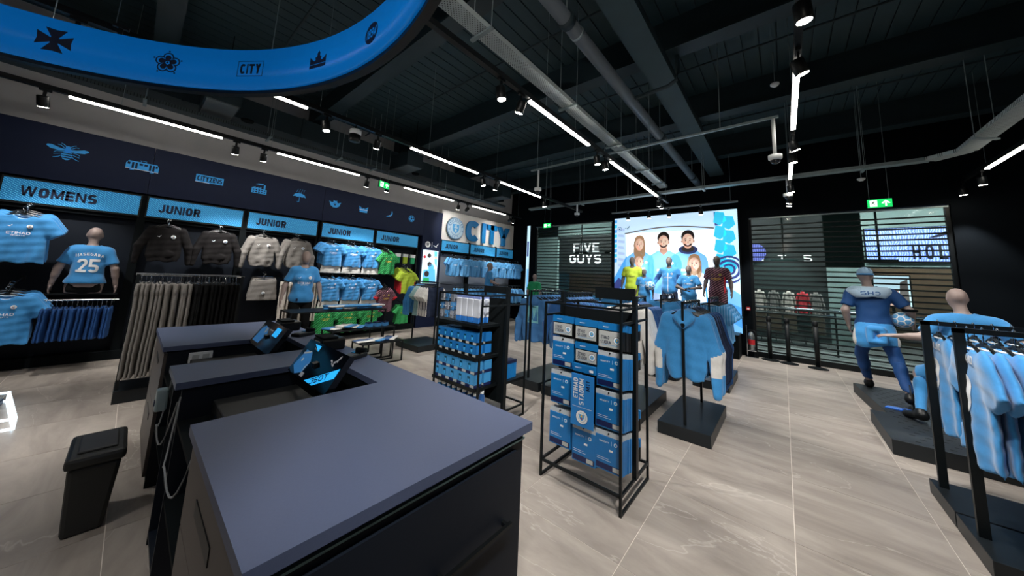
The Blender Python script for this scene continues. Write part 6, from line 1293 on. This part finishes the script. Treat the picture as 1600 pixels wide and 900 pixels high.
# striding mannequin seen from behind (facing +y)
pose = dict(pelvis=(0, 0, .99), chest=(.0, .0, 1.35), neck=(-.02, 0, 1.56), head=(-.04, .03, 1.74), shL=(-.20, 0, 1.48), shR=(.20, 0, 1.48),
            elL=(-.29, -.05, 1.20), wrL=(-.26, .06, .97), elR=(.36, -.04, 1.24), wrR=(.40, .14, 1.08),
            hiL=(-.095, 0, .94), knL=(-.14, .24, .52), anL=(-.07, .47, .09), toL=(-.08, .62, .04), hiR=(.095, 0, .94), knR=(.18, -.12, .52), anR=(.22, -.48, .14), toR=(.26, -.33, .04))
s1 = figure('mannequin', 'striding mannequin seen from behind in cap with jacket tied at waist', (1.05, 7.55, .15), -.05, 1.03, False, pose, SKIN, M('training_blue_fabric', (5, 62, 116), .75, noise=.06, nscale=50), 'short', .95, SHORTF, .1, None, BLACKP, ears=True)
def jf(P):
    X, Y, Z = P; d = ell(P, (0, 0, .95), (.205, .155, .30)); d = smin(d, ell(P, (0, -.06, .80), (.235, .15, .26)), .05); d = d+wrinkle(P, .005); d = np.maximum(np.maximum(d, Z-1.04), .70+.03*np.sin(X*12)-Z); d = np.maximum(d, Y-.16)
    kn = np.minimum(rc(P, (-.06, -.20, .95), (-.07, -.235, .78), .045, .035), rc(P, (.06, -.20, .95), (.07, -.235, .78), .045, .035)); kn = np.minimum(kn, rc(P, (-.07, -.235, .78), (.07, -.235, .78), .035, .035)); kn = np.minimum(kn, rc(P, (-.05, -.21, .96), (.05, -.21, .96), .045, .045)); return smin(d, kn, .025)
v, f = nets(jf, (-.30, -.32, .62), (.30, .22, 1.08), .013); jk = link('tied_jacket', np_mesh('tied_jacket', v, f, [SKYF, WHITEF], ((np.abs(v[f].mean(1)[:, 0]) > .205)).astype('i4')), s1['root'])
jk['label'] = 'sky blue jacket tied at the waist'
def tf(P): return np.maximum(np.abs(smin(ell(P, (-.02, -.02, 1.50), (.235, .14, .10)), ell(P, (-.02, -.06, 1.46), (.16, .13, .10)), .05))-.010+wrinkle(P, .003), np.maximum(-.5+P[2]*0, np.maximum(1.42-P[2]-.15*np.abs(P[0]), P[2]-1.575)))
v, f = nets(tf, (-.32, -.25, 1.36), (.30, .20, 1.62), .011); sc_ = link('scarf', np_mesh('scarf', v, f, [M('scarf_pale', (170, 195, 215), .8)]), s1['root'])
decal('scarf_print', [text('CHS', 0, 0, .20, .055, SKYD, 1, .03, 0, PI)], sc_, sc_, -1, -.02, 1.475)
hx = pose['head']
def cf(P): d = ell(P, (hx[0], hx[1]-.012, hx[2]+.035), (.088, .110, .100)); d = np.maximum(d, (hx[2]+.018)-P[2]); b = np.maximum(ell(P, (hx[0], hx[1]+.13, hx[2]+.03), (.075, .085, .014)), -1+P[2]*0); return np.minimum(d, b)
v, f = nets(cf, (hx[0]-.12, -.14, hx[2]-.02), (hx[0]+.12, .30, hx[2]+.16), .009); cp_ = link('cap', np_mesh('cap', v, f, [M('cap_pale', (150, 185, 215), .8)]), s1['root'])
MB().tube([(hx[0]+.085*math.cos(a), hx[1]-.012+.107*math.sin(a), hx[2]+.022) for a in np.linspace(PI*.95, PI*2.05, 16)], .013, 6, None, False).build('cap_band', SKYF, cp_, smooth=True)
MB().tube([(.355+.058*math.cos(a), -.04+.058*math.sin(a), 1.255) for a in np.linspace(0, 2*PI, 17)], .022, 6, None, False).build('armband', BLACKM, s1['root'], smooth=True)
MB().bar((.22, -.50, -.0), (.22, -.52, .30), .016).build('support_rod', CHROME, s1['root']); 
football('sky blue and white football tucked under the arm of the striding mannequin', (1.355, 7.60, 1.29), .115)
bt = thing('boot_stand', 'blue clear foot plate beside the striding mannequin', 'foot plate', (1.13, 6.82, .151)); MB().prism([(-.16, -.05), (.10, -.09), (.16, .0), (.06, .08), (-.12, .06)], 0, .012).build('plate', M('blue_acrylic', (30, 100, 210), .1), bt); B('bolt', (.0, -.01, .012), (.03, .02, .03), CHROME, bt)
# crouching mannequin behind the shirt rack
pose2 = dict(pelvis=(0, 0, .72), chest=(.0, .10, 1.08), neck=(-.0, .10, 1.29), head=(-.02, .15, 1.47), shL=(-.21, .08, 1.20), shR=(.21, .08, 1.20), elL=(-.34, .02, .99), wrL=(-.55, .10, .97), elR=(.34, -.02, .98), wrR=(.42, .16, .84),
             hiL=(-.10, 0, .68), knL=(-.34, .26, .52), anL=(-.42, .02, .12), toL=(-.50, .17, .04), hiR=(.10, 0, .68), knR=(.22, .30, .46), anR=(.22, -.06, .11), toR=(.24, .1, .04))
s2 = figure('mannequin', 'crouching bald mannequin in plain sky blue shirt seen from behind', (1.63, 6.35, .15), .02, 1.02, False, pose2, SKIN, SKYF, 'short', .62, SKYF, .52, SKYF, BLACKP, ears=True)
# shirt rack with two rails running along x
rr = thing('rail_rack', 'double rail rack of sky blue shirts on a dark boarded platform', 'clothes rack', (.88, 3.54, 0))
for k, (a, b) in enumerate(((0, .54), (.56, 1.11))): B('platform_board', (0, a, 0), (2.2, b, .11), PLATF, rr, .004)
for y in (.28, .98):
    for x in (.05, 2.1): MB().bar((x, y, .11), (x, y, 1.44), .05, .03, None, (0, 1, 0)).build('post', BLACK, rr)
    MB().bar((.025, y, 1.43), (2.13, y, 1.43), .03, .035).build('rail', BLACK, rr)
tee_rack = stow(garment('tee', SKYF, .035, 8, back=([text('HAALAND', 0, .19, .27, .05, PRINTW, 1, .03), text('9', 0, -.02, .15, .24, PRINTW, 1, .04)], -.38)))
for k in range(18): put(tee_rack, (.975+k*.062, 3.84, 1.452), -PI/2+random.uniform(-.03, .03), 'sky blue shirt on the rail of the double rack next to the open floor', 'shirt', 'sky blue shirts front rail', (1.06, .85, 1.10))
for k in range(12): put(tee_rack, (1.0+k*.09, 4.52, 1.452), -PI/2+random.uniform(-.05, .05), 'sky blue shirt on the mannequin side rail of the double rack', 'shirt', 'sky blue shirts rear rail', (1.06, .85, 1.10))
